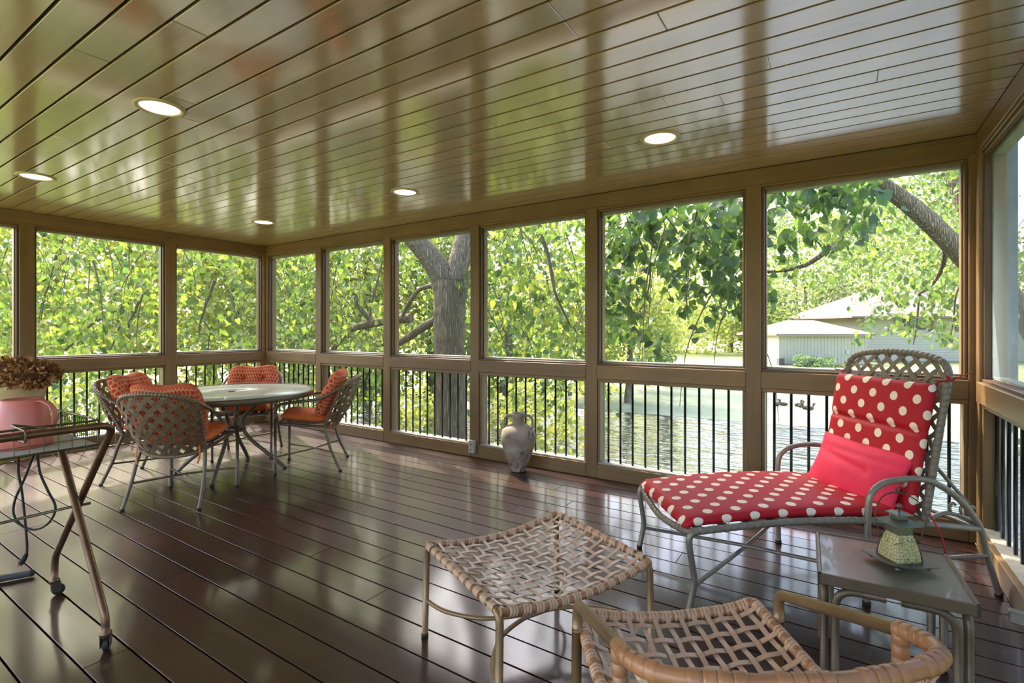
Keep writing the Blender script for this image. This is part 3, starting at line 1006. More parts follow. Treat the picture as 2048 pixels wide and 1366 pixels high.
def chaise_cushion():
    root = tag(empty('chaise_cushion', (5.954, -1.425, 0), ch_ang), 'red polka dot lounger cushion with cream dots lying on the chaise', 'cushion')
    xs = np.linspace(.0, 1.10, 60)
    px = [p[0] for p in ch_prof]; pz = [p[1] for p in ch_prof]
    T = .031
    cen = []; nn = []; th = []; hw = []
    for x in xs:
        z = np.interp(x, px, pz); z2 = np.interp(x+.02, px, pz); d = np.array([.02, z2-z]); d /= np.linalg.norm(d); n = np.array([-d[1], d[0]])
        e = min(1, (x-xs[0]+.003)/.03, (xs[-1]-x+.003)/.03); e = math.sqrt(max(.02, 1-(1-e)**2))
        c = np.array([x, z - .004 - .012*(x < .02)]) + n*(T+.001)
        cen.append(c); nn.append(n); th.append(T*e); hw.append(.315*(.985+.015*e))
    seat = slab_cushion(cen, nn, hw, th).build('seat_pad', M['dots'], root)
    S = np.linspace(.03, .865, 70); cen = []; nn = []; th = []; hw = []
    T = .034
    for s_ in S:
        e = min(1, (s_-S[0]+.003)/.035, (S[-1]-s_+.003)/.035); e = math.sqrt(max(.02, 1-(1-e)**2))
        crease = 1 - .95*math.exp(-((s_-.545)/.018)**2) - .9*math.exp(-((s_-.27)/.018)**2)
        p = ch_bp(s_, 0, .018 + T*1.0); q = ch_bp(s_, 0, 1.018) - ch_bp(s_, 0, .018)
        cen.append((p[0], p[2])); nn.append((q[0], q[2])); th.append(T*e*(.35+.65*crease)*(1.0+.12*math.sin((s_*11)))); hw.append(.312*(.985+.015*e))
    mb = slab_cushion(cen, nn, hw, th)
    back = mb.build('back_pad', M['dots'], root)
    # ties at the upper corners
    for sy in (-1, 1):
        a = ch_bp(.86, sy*.3, .03); b = ch_bp(.9, sy*.335, .0)
        t = MB().tube(cr([a, (a+b)/2+np.array([-.02, 0, .01]), b, b+np.array([.02, sy*.012, .02])], 5), .005, 6, flat=.4)
        t.tube(cr([b, b+np.array([-.035, sy*.02, .03]), b+np.array([-.045, sy*.03, .005]), b], 5), .0045, 6, flat=.4)
        t.tube(cr([b, b+np.array([.03, sy*.035, .03]), b+np.array([.04, sy*.06, .045])], 5), .0055, 6, flat=.4)
        t.build('cushion_tie', M['red'], back)
    for y in (-.325,):
        c = np.array([.30, y, .385])
        MB().ribbon([c+np.array([-.05, -.012, .0]), c+np.array([0, -.014, .012]), c+np.array([.05, -.012, .01])], [(0, -1, .2)]*3, .012, .002).build('cushion_tie', M['red'], seat)
    c = ch_bp(.06, -.335, .0)
    MB().tube(cr([c, c+np.array([.0, -.02, -.02]), c+np.array([.02, -.05, -.10]), c+np.array([.03, -.06, -.2])], 5), .005, 6, flat=.4).build('cushion_tie', M['red'], back)
    return root
chaise_cushion()

def throw_pillow():
    mb = pillow_mesh(.50, .29, .06, 30, 24, 2.2, 1.25, back=.9, k=-.22, squash=lambda u, v: .02*math.exp(-((v+.25*u-.1)/.12)**2)*(u < .4) + .012*math.exp(-((v-.5)/.1)**2))
    o = mb.build('throw_pillow', M['pink'])
    R = Matrix.Rotation(ch_ang, 4, 'Z')
    # local frame of the chaise: pillow plane leans against the back pad
    lx = Vector((.15, -1.0, -.04)).normalized()         # pillow width runs across the chaise, towards the near side and down
    nz = Vector((-.90, .0, .45)).normalized()
    nz = (nz - lx*nz.dot(lx)).normalized()
    up = lx.cross(nz).normalized()
    if up.z < 0: up = -up
    Mx = Matrix((( lx.x, nz.x, up.x, 0), (lx.y, nz.y, up.y, 0), (lx.z, nz.z, up.z, 0), (0, 0, 0, 1)))
    loc = Matrix.Translation(Vector((5.954, -1.425, 0))) @ R @ Matrix.Translation(Vector((1.035, -.04, .54)))
    o.matrix_world = loc @ Mx
    tag(o, 'plain hot pink throw pillow leaning on the polka dot back pad', 'pillow')
throw_pillow()

# ------------------------------------------------------------------ side table and lantern
def side_table():
    a = math.radians(3)
    root = tag(empty('side_table', (6.874, -1.748, 0), a), 'small square taupe metal side table under the lantern', 'side table')
    h = .215; z = .425; r = .0135
    top = MB().box((-h+.012, -h+.012, z-.012), (h-.012, h-.012, z-.003), .002).build('table_panel', M['panel'], root)
    for sx in (-1, 1):
        MB().box((sx*h, -h, z-.036), (sx*(h-.014), h, z+.002), .003).build('apron', M['taupe'], root)
        MB().box((-h, sx*h, z-.036), (h, sx*(h-.014), z+.002), .003).build('apron', M['taupe'], root)
    for sx in (-1, 1):
        for sy in (-1, 1):
            for d in (0, 1):
                if d == 0: p = [(sx*.02, sy*(h-.02), z-.047), (sx*(h-.052), sy*(h-.02), z-.047), (sx*(h-.052), sy*(h-.02), .004)]
                else: p = [(sx*(h-.02), sy*.02, z-.047), (sx*(h-.02), sy*(h-.046), z-.047), (sx*(h-.02), sy*(h-.046), .004)]
                MB().tube(rounded(p, .07, 6), r, 10).build('leg', M['taupe'], root)
    return root
M['panel'] = m_plain('side_table_panel', (116, 112, 94), .32, .12, 6, Coat_Weight=.2)
side_table()

def m_mosaic():
    t = NT('crackled_glass_mosaic')
    v = t.pos((1, 1, 1), 'obj')
    br = t.node('ShaderNodeTexVoronoi', {'Scale': 85.0, 'Randomness': .75}, feature='DISTANCE_TO_EDGE'); t.l.new(v, br.inputs['Vector'])
    ln = t.math('LESS_THAN', br.outputs['Distance'], .045)
    f = t.noise(v, 40, 2)
    col = t.ramp(f, [(.3, lin((200, 190, 132))), (.7, lin((226, 216, 168)))])
    c = t.mix(ln, col, lin((70, 64, 42)))
    rg = t.math('MULTIPLY_ADD', ln, .5, .12)
    x = t.bsdf(c, rg, t.bump(br.outputs['Distance'], .4, .003), Transmission_Weight=.25, IOR=1.3)
    return t.m
M['mosaic'] = m_mosaic()
M['zinc'] = m_plain('aged_zinc', (104, 108, 96), .45, .2, 30, .05, Metallic=.7)
M['wire'] = m_plain('dark_wire', (70, 62, 50), .4, .1, Metallic=.8)
M['amber'] = m_plain('amber_candle', (226, 150, 62), .5)
def lantern():
    root = tag(empty('candle_lantern', (6.915, -1.735, .4275), math.radians(38)), 'small mosaic glass candle lantern with metal cap and wire handle', 'lantern')
    # curled base plate
    mb = MB(); n = 9; hs = .080
    for j in range(n):
        for i in range(n):
            u, v = -1+2*i/(n-1), -1+2*j/(n-1)
            k = abs(u*v)**2
            mb.v.append((u*hs, v*hs, .020 + .0*k + .014*(max(0, u*v*(u < 0)))**2))
    b = len(mb.v)
    mb.v += [(x, y, z-.0035) for x, y, z in mb.v[:b]]
    for j in range(n-1):
        for i in range(n-1):
            q = (j*n+i, j*n+i+1, (j+1)*n+i+1, (j+1)*n+i)
            mb.f.append(q); mb.sm.append(False); mb.f.append(tuple(b+t for t in q[::-1])); mb.sm.append(False)
    rim = [i for i in range(n)] + [j*n+n-1 for j in range(1, n)] + [(n-1)*n+i for i in range(n-2, -1, -1)] + [j*n for j in range(n-2, 0, -1)]
    for a_, c_ in zip(rim, rim[1:]+rim[:1]): mb.f.append((a_, a_+b, c_+b, c_)); mb.sm.append(False)
    mb.build('base_plate', M['zinc'], root)
    for sx in (-1, 1):
        for sy in (-1, 1): MB().ball((sx*.058, sy*.058, .0085), .0085, 10, 6).build('ball_foot', M['zinc'], root)
    # tapered glass body, square section with bulged faces
    def sq(prof, name, mat, seg=4, k=.0):
        mb = MB()
        for (h_, z) in prof:
            for q in range(24):
                a_ = 2*math.pi*q/24
                c, s_ = math.cos(a_), math.sin(a_); m_ = max(abs(c), abs(s_))
                rr = h_*((1-k)/m_ + k*1.12)
                mb.v.append((rr*c, rr*s_, z))
        for i in range(len(prof)-1):
            for q in range(24):
                l = (q+1) % 24
                mb.f.append((i*24+q, i*24+l, (i+1)*24+l, (i+1)*24+q)); mb.sm.append(False)
        mb.f.append(tuple(range(24))[::-1]); mb.sm.append(False)
        mb.f.append(tuple((len(prof)-1)*24+q for q in range(24))); mb.sm.append(False)
        return mb.build(name, mat, root)
    sq([(.046, .021), (.047, .03), (.045, .05), (.041, .075), (.035, .098), (.027, .116)], 'glass_body', M['mosaic'], k=.12)
    MB().lathe([(.022, .021), (.022, .07), (.0, .072)], seg=14).build('candle', M['amber'], root)
    sq([(.029, .113), (.029, .150)], 'neck', M['zinc'])
    sq([(.050, .149), (.049, .152), (.026, .164), (.024, .165)], 'roof', M['zinc'])
    sq([(.019, .164), (.019, .182)], 'chimney', M['zinc'])
    sq([(.030, .181), (.029, .184), (.010, .188)], 'chimney_cap', M['zinc'])
    MB().tube([(0, 0, .186), (0, 0, .204)], .003, 6).build('finial_stem', M['wire'], root)
    MB().ball((0, 0, .209), .0085, 10, 8).build('finial', M['zinc'], root)
    d = np.array([.7071, -.7071, 0])
    for sg in (1, -1):
        rod = cr([d*sg*.034+np.array([0, 0, .150]), d*sg*.042+np.array([0, 0, .112]), d*sg*.058+np.array([0, 0, .06]), d*sg*.066+np.array([0, 0, .022])], 5)
        MB().tube(rod, .003, 6).build('guard_rod', M['wire'], root)
        MB().ball(d*sg*.054+np.array([0, 0, .092]), .006, 8, 6).build('hinge_ball', M['wire'], root)
    # handle leaning over
    hd = [d*.055+np.array([0, 0, .094]), d*.075+np.array([.012, .012, .16]), d*.062+np.array([.022, .022, .22]), np.array([.028, .028, .246]), -d*.05+np.array([.02, .02, .225]), -d*.072+np.array([.01, .01, .16]), -d*.055+np.array([0, 0, .094])]
    MB().tube(cr(hd, 6), .0022, 6).build('handle', M['wire'], root)
    MB().tube([np.array([.028, .028, .256]) + .011*np.array([math.cos(t)*.7, -math.cos(t)*.7, math.sin(t)]) for t in np.linspace(0, 2*math.pi, 16, endpoint=False)], .0022, 6, closed=True).build('handle_ring', M['wire'], root)
lantern()

# ------------------------------------------------------------------ urn
def m_urn():
    t = NT('weathered_urn')
    f = t.noise(t.pos((1, 1, 1), 'obj'), 9, 5)
    col = t.ramp(f, [(.3, lin((118, 98, 86))), (.5, lin((146, 130, 114))), (.7, lin((168, 156, 138)))])
    s_ = t.noise(t.pos((42, 42, 2.2), 'obj'), 1.0, 2)
    drip = t.ramp(s_, [(.55, (0, 0, 0)), (.62, (1, 1, 1))])
    g = t.noise(t.pos((1, 1, 1), 'obj'), 3.0, 1)
    dm = t.math('MULTIPLY', drip, t.math('GREATER_THAN', g, .47))
    c = t.mix(t.math('MULTIPLY', dm, .8), col, lin((66, 48, 46)))
    t.bsdf(c, .8, t.bump(f, .3, .01))
    return t.m
M['urn'] = m_urn()
urn = tag(empty('urn', (4.30, -.185, 0), math.radians(25)), 'tall weathered clay urn with two handles by the baluster wall', 'urn')
MB().lathe([(.0005, .004), (.062, .003), (.068, .012), (.075, .04), (.10, .10), (.135, .19), (.155, .27), (.158, .32), (.145, .37), (.11, .405), (.075, .42), (.056, .432), (.052, .45), (.052, .485), (.056, .505), (.062, .515), (.060, .522), (.046, .52), (.044, .46), (.04, .44)], seg=40).build('body', M['urn'], urn)
for sg in (1, -1):
    MB().tube(cr([(sg*.052, 0, .488), (sg*.09, 0, .502), (sg*.122, 0, .478), (sg*.13, 0, .43), (sg*.128, 0, .385)], 6), .0115, 8).build('handle', M['urn'], urn)

# ------------------------------------------------------------------ outlet box on the post
M['outlet'] = m_plain('outlet_grey', (168, 160, 146), .5)
ob = tag(empty('outlet_box', (3.655, -.003, .045)), 'grey weatherproof outlet box at the foot of a post', 'outlet box')
MB().box((-.037, -.042, 0), (.037, 0, .125), .006).build('housing', M['outlet'], ob)
for z in (.016, .068):
    MB().box((-.027, -.047, z), (.027, -.041, z+.042), .003).build('cover_flap', M['outlet'], ob)
    MB().box((-.006, -.0495, z+.012), (.006, -.0465, z+.026), .001).build('socket_slot', M['rubber'], ob)

# ------------------------------------------------------------------ wire cart
M['bronze'] = m_plain('rubbed_bronze_tube', (112, 82, 58), .35, .3, 9, Metallic=.6)
M['cart_wire'] = m_plain('cart_wire', (92, 84, 66), .4, .15, Metallic=.7)
M['tray'] = m_plain('tray_board', (186, 184, 172), .6, .08)
def cart():
    y0, y1 = -3.2, -4.15
    root = tag(empty('wire_cart', (3.9, -3.675, 0)), 'folding metal cart with wire basket tray, crossed legs and casters', 'cart')
    O = np.array([3.9, -3.675, 0])
    P = lambda x, y, z: np.array([x, y, z]) - O
    r = .0145
    # long hoop: leg up, handle rail along the side, leg down
    A = rounded([P(3.58, y0, .075), P(3.585, y0, .185), P(4.285, y0, .893), P(4.285, y1, .893), P(3.585, y1, .185), P(3.58, y1, .075)], .06, 6)
    MB().tube(A, r, 12).build('handle_hoop', M['bronze'], root)
    B = rounded([P(4.30, y0-.034, .075), P(4.30, y0-.034, .135), P(3.76, y0-.034, .783), P(3.76, y1+.034, .783), P(4.30, y1+.034, .135), P(4.30, y1+.034, .075)], .05, 6)
    MB().tube(B, r, 12).build('leg_hoop', M['bronze'], root)
    MB().tube([P(3.925, y0-.03, .50), P(3.925, y1+.03, .50)], .006, 8).build('brace_rod', M['cart_wire'], root)
    for y in (y0+.015, y1-.015):
        MB().tube([P(3.886, y-.03, .487), P(3.886, y+.03, .487)], .006, 8).build('pivot_bolt', M['cart_wire'], root)
    for (x, y, a) in ((3.58, y0, 1.45), (4.30, y0-.034, 2.6), (3.58, y1, .6), (4.30, y1+.034, 1.1)):
        c = empty('caster', P(x, y, 0), a, root)
        MB().lathe([(.010, .066), (.021, .066), (.021, .075), (.012, .085), (.009, .09)], seg=14).build('swivel', M['bronze'], c)
        for sg in (-1, 1):
            MB().box((-.012, sg*.014, .018), (.022, sg*.017, .068), .001).build('fork', M['cart_wire'], c)
        w = MB(); w.lathe([(.003, -.011), (.022, -.011), (.025, -.008), (.025, .008), (.022, .011), (.003, .011)], seg=20)
        w.v = [(p[0]+.014, p[2], p[1]+.025) for p in w.v]
        w.build('wheel', M['rubber'], c)
    # basket
    x0, x1, zb, zt = 3.40, 4.12, .79, .893
    rim = MB()
    for z, rr in ((zt, .0045), (zb, .004)):
        rim.tube([P(x0, y0, z), P(x1, y0, z), P(x1, y1, z), P(x0, y1, z)], rr, 6, closed=True)
    for x in (x0, x1):
        for y in (y0, y1): rim.tube([P(x, y, zb), P(x, y, zt)], .004, 6)
    bk = rim.build('wire_basket', M['cart_wire'], root)
    n = 0
    for k in range(1, 22):
        y = y0 + (y1-y0)*k/22
        for x in (x0, x1):
            MB().tube([P(x, y, zb-.003), P(x, y, zt)], .0014, 4).build('wire', M['cart_wire'], bk)
    for k in range(1, 30):
        x = x0 + (x1-x0)*k/30
        MB().tube([P(x, y0, zb), P(x, y0, zt)], .0012, 4).build('wire', M['cart_wire'], bk)
    for z in (.824, .858):
        MB().tube([P(x0, y0, z), P(x1, y0, z), P(x1, y1, z), P(x0, y1, z)], .0013, 4, closed=True).build('wire', M['cart_wire'], bk)
    for y in (-3.47, -3.95):
        MB().tube(rounded([P(x1, y+.1, zt-.005), P(x1+.01, y, zt+.022), P(4.31, y, zt+.018), P(4.31, y, zt-.022), P(x1, y, zt-.03)], .012, 3), .004, 6).build('hook', M['cart_wire'], bk)
    MB().box(P(x0+.006, y1+.006, zb-.002), P(x1-.006, y0-.006, zb+.006), .001).build('tray_board', M['tray'], bk)
    # power cord: hanging loop and plug
    q = lambda px, py: at(px, py, 2.32) - O
    cord = cr([q(37, 916), q(37, 945), q(44, 985), q(50, 1040), q(54, 1090), q(53, 1110)], 6)
    cd = MB().tube(cord, .005, 6).build('power_cord', M['rubber'], root)
    loop = cr([q(68, 908), q(50, 955), q(30, 1000), q(28, 1030), q(45, 1052), q(72, 1059), q(98, 1045), q(111, 1015), q(95, 980), q(80, 945), q(75, 910)], 7)
    MB().tube(loop, .005, 6).build('power_cord', M['rubber'], root)
    pl = MB().tube([q(53, 1107), q(50, 1114), q(44, 1124), q(41, 1127)], [.007, .011, .013, .010], 8)
    pl = pl.build('plug', M['rubber'], cd)
    for dx in (0, 7):
        MB().tube([q(41+dx, 1125), q(35+dx, 1133)], .0022, 5).build('prong', M['cart_wire'], cd)
cart()

# things in the cart tray
M['pink_plastic'] = m_plain('dusty_pink_plastic', (206, 118, 104), .4, .06, 6)
can_p = np.array([3.93, -3.392, .797])
can = tag(empty('watering_can', can_p, YAW), 'dusty pink plastic watering can standing in the wire cart', 'watering can')
MB().lathe([(.0005, .001), (.092, 0), (.097, .006), (.093, .06), (.083, .13), (.068, .188), (.064, .194), (.058, .193), (.048, .188), (.03, .184), (.022, .186), (.018, .18)], seg=40).build('body', M['pink_plastic'], can)
MB().tube(cr([(.060, 0, .182), (.085, 0, .184), (.118, 0, .165), (.133, 0, .125), (.125, 0, .08), (.088, 0, .042)], 7), .0155, 8, flat=.35).build('handle', M['pink_plastic'], can)
MB().tube(cr([(-.085, 0, .06), (-.15, 0, .12), (-.21, 0, .19)], 6), [.02]*7+[.016]*6, 10).build('spout', M['pink_plastic'], can)

M['cream_pot'] = m_plain('cream_glaze', (206, 186, 140), .45, .1, 8)
pp = at(20, 771, 2.20); pot_c = np.array([pp[0], pp[1], .797])
pot = tag(empty('flower_pot', pot_c), 'cream ribbed flower pot behind the watering can', 'pot')
mb = MB(); prof = [(.085, 0), (.095, .06), (.108, .15), (.118, .215), (.126, .222), (.128, .238), (.118, .24), (.112, .22)]
mb.lathe(prof, seg=72)
mb.v = [(x*(1+.012*math.cos(36*math.atan2(y, x))*(z < .21)), y*(1+.012*math.cos(36*math.atan2(y, x))*(z < .21)), z) for x, y, z in mb.v]
mb.build('body', M['cream_pot'], pot)
MB().lathe([(.113, .222), (.0005, .226)], seg=24).build('soil', m_plain('soil', (50, 36, 28), .9), pot)
M['dried'] = m_leaf('dried_petal', .25, .8)

def leaf_template(kind):
    if kind == 'heart':
        v = np.array([(0, 0, 0), (-.30, -.08, .02), (-.47, .22, .05), (-.30, .66, .03), (0, 1.05, -.05), (.30, .66, .03), (.47, .22, .05), (.30, -.08, .02), (0, .42, -.05)], float)
        f = np.array([(8, 0, 1), (8, 1, 2), (8, 2, 3), (8, 3, 4), (8, 4, 5), (8, 5, 6), (8, 6, 7), (8, 7, 0)])
    elif kind == 'oval':
        v = np.array([(0, 0, 0), (-.3, .35, .05), (-.22, .7, .03), (0, 1.0, -.04), (.22, .7, .03), (.3, .35, .05)], float)
        f = np.array([(0, 2, 1), (0, 3, 2), (0, 4, 3), (0, 5, 4)])
    else:
        v = np.array([(0, 0, 0), (-.4, .5, .06), (0, 1.0, 0), (.4, .5, .06)], float)
        f = np.array([(0, 2, 1), (0, 3, 2)])
    return v, f

def leaf_frames(d, n):
    d = d/np.linalg.norm(d, axis=1, keepdims=True)
    x = np.cross(d, n); x /= np.linalg.norm(x, axis=1, keepdims=True)+1e-9
    z = np.cross(x, d)
    return np.stack([x, d, z], 2)     # columns

def leaf_mesh(name, P, R, s, tint, kind, mat):
    tv, tf = leaf_template(kind)
    n = len(P); k = len(tv)
    V = (P[:, None, :] + s[:, None, None]*np.einsum('nij,kj->nki', R, tv)).reshape(-1, 3)
    Fc = (tf[None] + (np.arange(n)*k)[:, None, None]).reshape(-1, 3)
    me = bpy.data.meshes.new(name)
    me.vertices.add(len(V)); me.vertices.foreach_set('co', V.ravel())
    me.loops.add(Fc.size); me.loops.foreach_set('vertex_index', Fc.ravel().astype(np.int32))
    me.polygons.add(len(Fc)); me.polygons.foreach_set('loop_start', (np.arange(len(Fc))*3).astype(np.int32))
    a = me.color_attributes.new('tint', 'FLOAT_COLOR', 'POINT')
    c = np.repeat(np.c_[tint, np.ones(n)], k, axis=0)
    a.data.foreach_set('color', c.ravel())
    me.materials.append(mat)
    me.update(calc_edges=True)
    return me

def palette(cols, n, rng=RNG):
    C_ = np.array([lin(c) for c in cols]); i = rng.integers(0, len(C_), n)
    j = rng.integers(0, len(C_), n); t = rng.random((n, 1))*.6
    return np.clip((C_[i]*(1-t)+C_[j]*t)*rng.uniform(.8, 1.2, (n, 1)), 0, 1)

def put(me, name, parent=None, kind=None):
    o = bpy.data.objects.new(name, me); COL.objects.link(o)
    if parent: o.parent = parent
    if kind: o['kind'] = kind
    return o

# dried hydrangea head
hyd = tag(empty('dried_hydrangea', pot_c + np.array([0, 0, .226])), 'dried brown hydrangea heads drooping from the cream pot', 'dried flowers')
n = 1500
u = RNG.normal(size=(n, 3)); u /= np.linalg.norm(u, axis=1, keepdims=True)
hc = [(at(62, 748, 2.16), .084), (at(18, 742, 2.14), .085), (at(-25, 745, 2.22), .09)]
P_ = []; D_ = []
for i in range(n):
    c, r_ = hc[0] if i < 800 else hc[1] if i < 1200 else hc[2]
    P_.append(np.array(c) + u[i]*np.array([1.1, 1.1, .66])*r_*RNG.uniform(.8, 1.05)); D_.append(u[i] + RNG.normal(size=3)*.6)
P_ = np.array(P_) - (pot_c + np.array([0, 0, .226])); D_ = np.array(D_)
me = leaf_mesh('petals', P_, leaf_frames(D_, RNG.normal(size=(n, 3))), RNG.uniform(.014, .026, n), palette([(150, 100, 62), (186, 140, 92), (120, 72, 42), (206, 168, 120), (96, 56, 36)], n), 'oval', M['dried'])
put(me, 'petals', hyd, 'stuff')
for c, r_ in hc:
    c = np.array(c) - (pot_c + np.array([0, 0, .226]))
    MB().tube(cr([(0, 0, -.01), c*.5+np.array([0, 0, .02]), c], 5), .004, 6).build('stem', M['twig'], hyd)
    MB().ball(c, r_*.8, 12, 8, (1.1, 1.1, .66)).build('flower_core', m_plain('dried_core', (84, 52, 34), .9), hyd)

# foot of a floor stand at the picture edge
sf = tag(empty('floor_stand', (2.95, -3.36, 0)), 'dark metal foot of a floor stand behind the cart', 'stand')
a_ = atz(62, 1146, .02); b_ = atz(0, 1157, .02); dv = (b_-a_)/np.linalg.norm(b_-a_)
O_ = np.array([2.95, -3.36, 0])
ft = MB().tube([a_-O_, a_+dv*.5-O_], [.017, .021], 10).build('foot_bar', M['rubber'], sf)
MB().ball(a_-O_, .0175, 10, 6).build('end_cap', M['rubber'], ft)
cc = a_ + dv*.5
MB().lathe([(.001, 0), (.09, .0), (.09, .03), (.03, .045), (.016, .06), (.016, 1.0), (.001, 1.0)], cc-O_-np.array([0, 0, cc[2]]), 16).build('column', M['rubber'], sf)

ms = tag(empty('metal_stand', (7.30, -1.69, 0)), 'grey metal bar end of a low stand beside the side wall', 'stand')
a_ = at(2017, 1229, 1.74); d_ = np.array([.98, -.20, 0]); O_ = np.array([7.30, -1.69, 0])
bar = MB().box((0, -.02, -.02), (.165, .02, .02), .004).build('bar', M['grey_frame'], ms)
bar.location = a_-O_; bar.rotation_euler = (0, 0, math.atan2(d_[1], d_[0]))
e_ = a_ + d_*.14 - O_
MB().tube([(e_[0], e_[1], 0), (e_[0], e_[1], e_[2]-.015)], .014, 10).build('leg', M['grey_frame'], ms)

# ------------------------------------------------------------------ outdoors
GZ = -1.62
def m_ground():
    t = NT('lawn'); f = t.noise(t.pos(), .35, 5); g = t.noise(t.pos(), 9, 4)
    c = t.ramp(t.math('ADD', t.math('MULTIPLY', f, .7), t.math('MULTIPLY', g, .3)), [(.3, lin((96, 108, 66))), (.55, lin((126, 132, 88))), (.8, lin((148, 148, 110)))])
    t.bsdf(c, .95, t.bump(g, .5, .03), Specular_IOR_Level=.1)
    return t.m
M['lawn'] = m_ground()
gm = MB(); gm.v = [(-140, .6, GZ-.03), (140, .6, GZ-.03), (140, 160, GZ-.03), (-140, 160, GZ-.03)]; gm.f = [(0, 1, 2, 3)]; gm.sm = [False]
gm.v += [(-140, -60, GZ-.03), (140, -60, GZ-.03)]; gm.f += [(4, 5, 1, 0)]; gm.sm += [False]
tag(gm.build('ground', M['lawn']), 'pale sunlit lawn around the pond', kind='structure')

def m_water():
    t = NT('pond_water')
    mp = t.node('ShaderNodeMapping'); t.l.new(t.pos(), mp.inputs['Vector'])
    mp.inputs['Rotation'].default_value = (0, 0, -YAW - .25); mp.inputs['Scale'].default_value = (.9, 3.2, 1)
    w1 = t.noise(mp.outputs[0], 1.0, 2); w2 = t.noise(mp.outputs[0], 2.6, 2)
    h = t.math('ADD', t.math('MULTIPLY', w1, .75), t.math('MULTIPLY', w2, .3))
    t.bsdf(lin((44, 48, 38)), .06, t.bump(h, 1.0, .12), IOR=1.8, Specular_IOR_Level=.8)
    return t.m
M['water'] = m_water()
edge = [atz(700, 788, GZ), atz(1000, 806, GZ), atz(1220, 822, GZ), atz(1480, 843, GZ), atz(1640, 856, GZ), atz(1900, 882, GZ), atz(2200, 910, GZ)]
wp = [(-16, .9), (13, .9), (13, 9)] + [(e[0], e[1]) for e in edge[::-1]] + [(-16, edge[0][1])]
pm = MB(); pm.v = [(x, y, GZ) for x, y in wp]; pm.f = [tuple(range(len(wp)))]; pm.sm = [False]
tag(pm.build('pond_water', M['water']), 'dark rippled pond water beyond the balusters', 'pond', kind='stuff')

def m_weed():
    t = NT('duckweed'); f = t.noise(t.pos((.5, 1.3, 1)), 1.0, 5); g = t.noise(t.pos(), 14, 3)
    c = t.ramp(t.math('ADD', t.math('MULTIPLY', f, .75), t.math('MULTIPLY', g, .25)), [(.3, lin((102, 114, 86))), (.6, lin((122, 130, 102))), (.85, lin((136, 140, 116)))])
    t.bsdf(c, .9, t.bump(g, .2, .01))
    return t.m
far = [atz(2200, 772, GZ), atz(1700, 770, GZ), atz(1350, 764, GZ), atz(1000, 756, GZ), atz(700, 750, GZ)]
dp = [(e[0], e[1]) for e in edge] + [(e[0], e[1]) for e in far]
dm_ = MB(); dm_.v = [(x, y, GZ+.004) for x, y in dp]; dm_.f = [tuple(range(len(dp)))]; dm_.sm = [False]
tag(dm_.build('duckweed', m_weed()), 'pale green duckweed mat covering the far half of the pond', 'duckweed', kind='stuff')
M['road'] = m_plain('concrete_road', (176, 172, 162), .8, .06, 2)
rd = MB(); ra = [atz(1150, 702, GZ), atz(1560, 700, GZ), atz(1560, 693, GZ), atz(1150, 693, GZ)]
rd.v = [(p[0], p[1], GZ+.02) for p in ra]; rd.f = [(0, 1, 2, 3)]; rd.sm = [False]
tag(rd.build('road', M['road']), 'pale concrete street far beyond the pond', kind='structure')

# buildings in a frame along the camera axes
def houseframe(name, t0, lat0):
    p = CAM + FW*t0 + RG*lat0
    return empty(name, (p[0], p[1], GZ), YAW)
M['siding'] = m_plain('cream_siding', (148, 146, 130), .7, .05, 3)
M['shingle'] = m_plain('roof_shingle', (104, 90, 83), .9, .12, 8)
M['fascia'] = m_plain('fascia', (156, 153, 144), .6)
M['pane'] = m_plain('dark_pane', (52, 56, 54), .15, .1)
M['shutter'] = m_plain('brown_shutter', (92, 74, 62), .7)
def hip_roof(parent, x0, x1, y0, y1, z, zr, inset, mat):
    cy = (y0+y1)/2
    v = [(x0, y0, z), (x1, y0, z), (x1, y1, z), (x0, y1, z), (x0+inset, cy, zr), (x1-inset, cy, zr)]
    v += [(a, b, c-.14) for a, b, c in v[:4]]
    mb = MB(); mb.v = v
    mb.f = [(0, 1, 5, 4), (1, 2, 5), (2, 3, 4, 5), (3, 0, 4), (0, 6, 7, 1), (1, 7, 8, 2), (2, 8, 9, 3), (3, 9, 6, 0), (6, 9, 8, 7)]
    mb.sm = [False]*len(mb.f)
    return mb.build('roof', mat, parent)
gr = tag(houseframe('garage', 42, 22.2), 'low cream garage with a brown hipped roof across the pond', 'building')
MB().box((0, 0, 0), (7.3, 6.5, 2.5)).build('wall', M['siding'], gr)
for k in range(26):
    MB().box((.14+k*.28, -.03, .1), (.18+k*.28, 0, 2.4)).build('batten', M['siding'], gr)
hip_roof(gr, -.45, 7.75, -.45, 6.95, 2.55, 3.75, 2.9, M['shingle'])
MB().box((-.4, -.42, 2.36), (7.7, -.3, 2.55)).build('gutter', M['fascia'], gr)
MB().box((5.55, -.12, .9), (5.75, 0, 1.2)).build('meter_box', M['fascia'], gr)
MB().box((-.3, -.6, 0), (.15, -.2, .55)).build('bin', m_plain('dark_bin', (60, 60, 58), .7), gr)
hs = tag(houseframe('house', 46, 32), 'taller cream house with wide eaves behind the maple leaves', 'building')
MB().box((0, 0, 0), (16, 9, 4.15)).build('wall', M['siding'], hs)
for k in range(17): MB().box((0, -.03, .12+k*.24), (16, 0, .15+k*.24)).build('siding_course', M['siding'], hs)
hip_roof(hs, -1.9, 17.5, -1.3, 10.3, 4.1, 6.9, 5.5, M['shingle'])
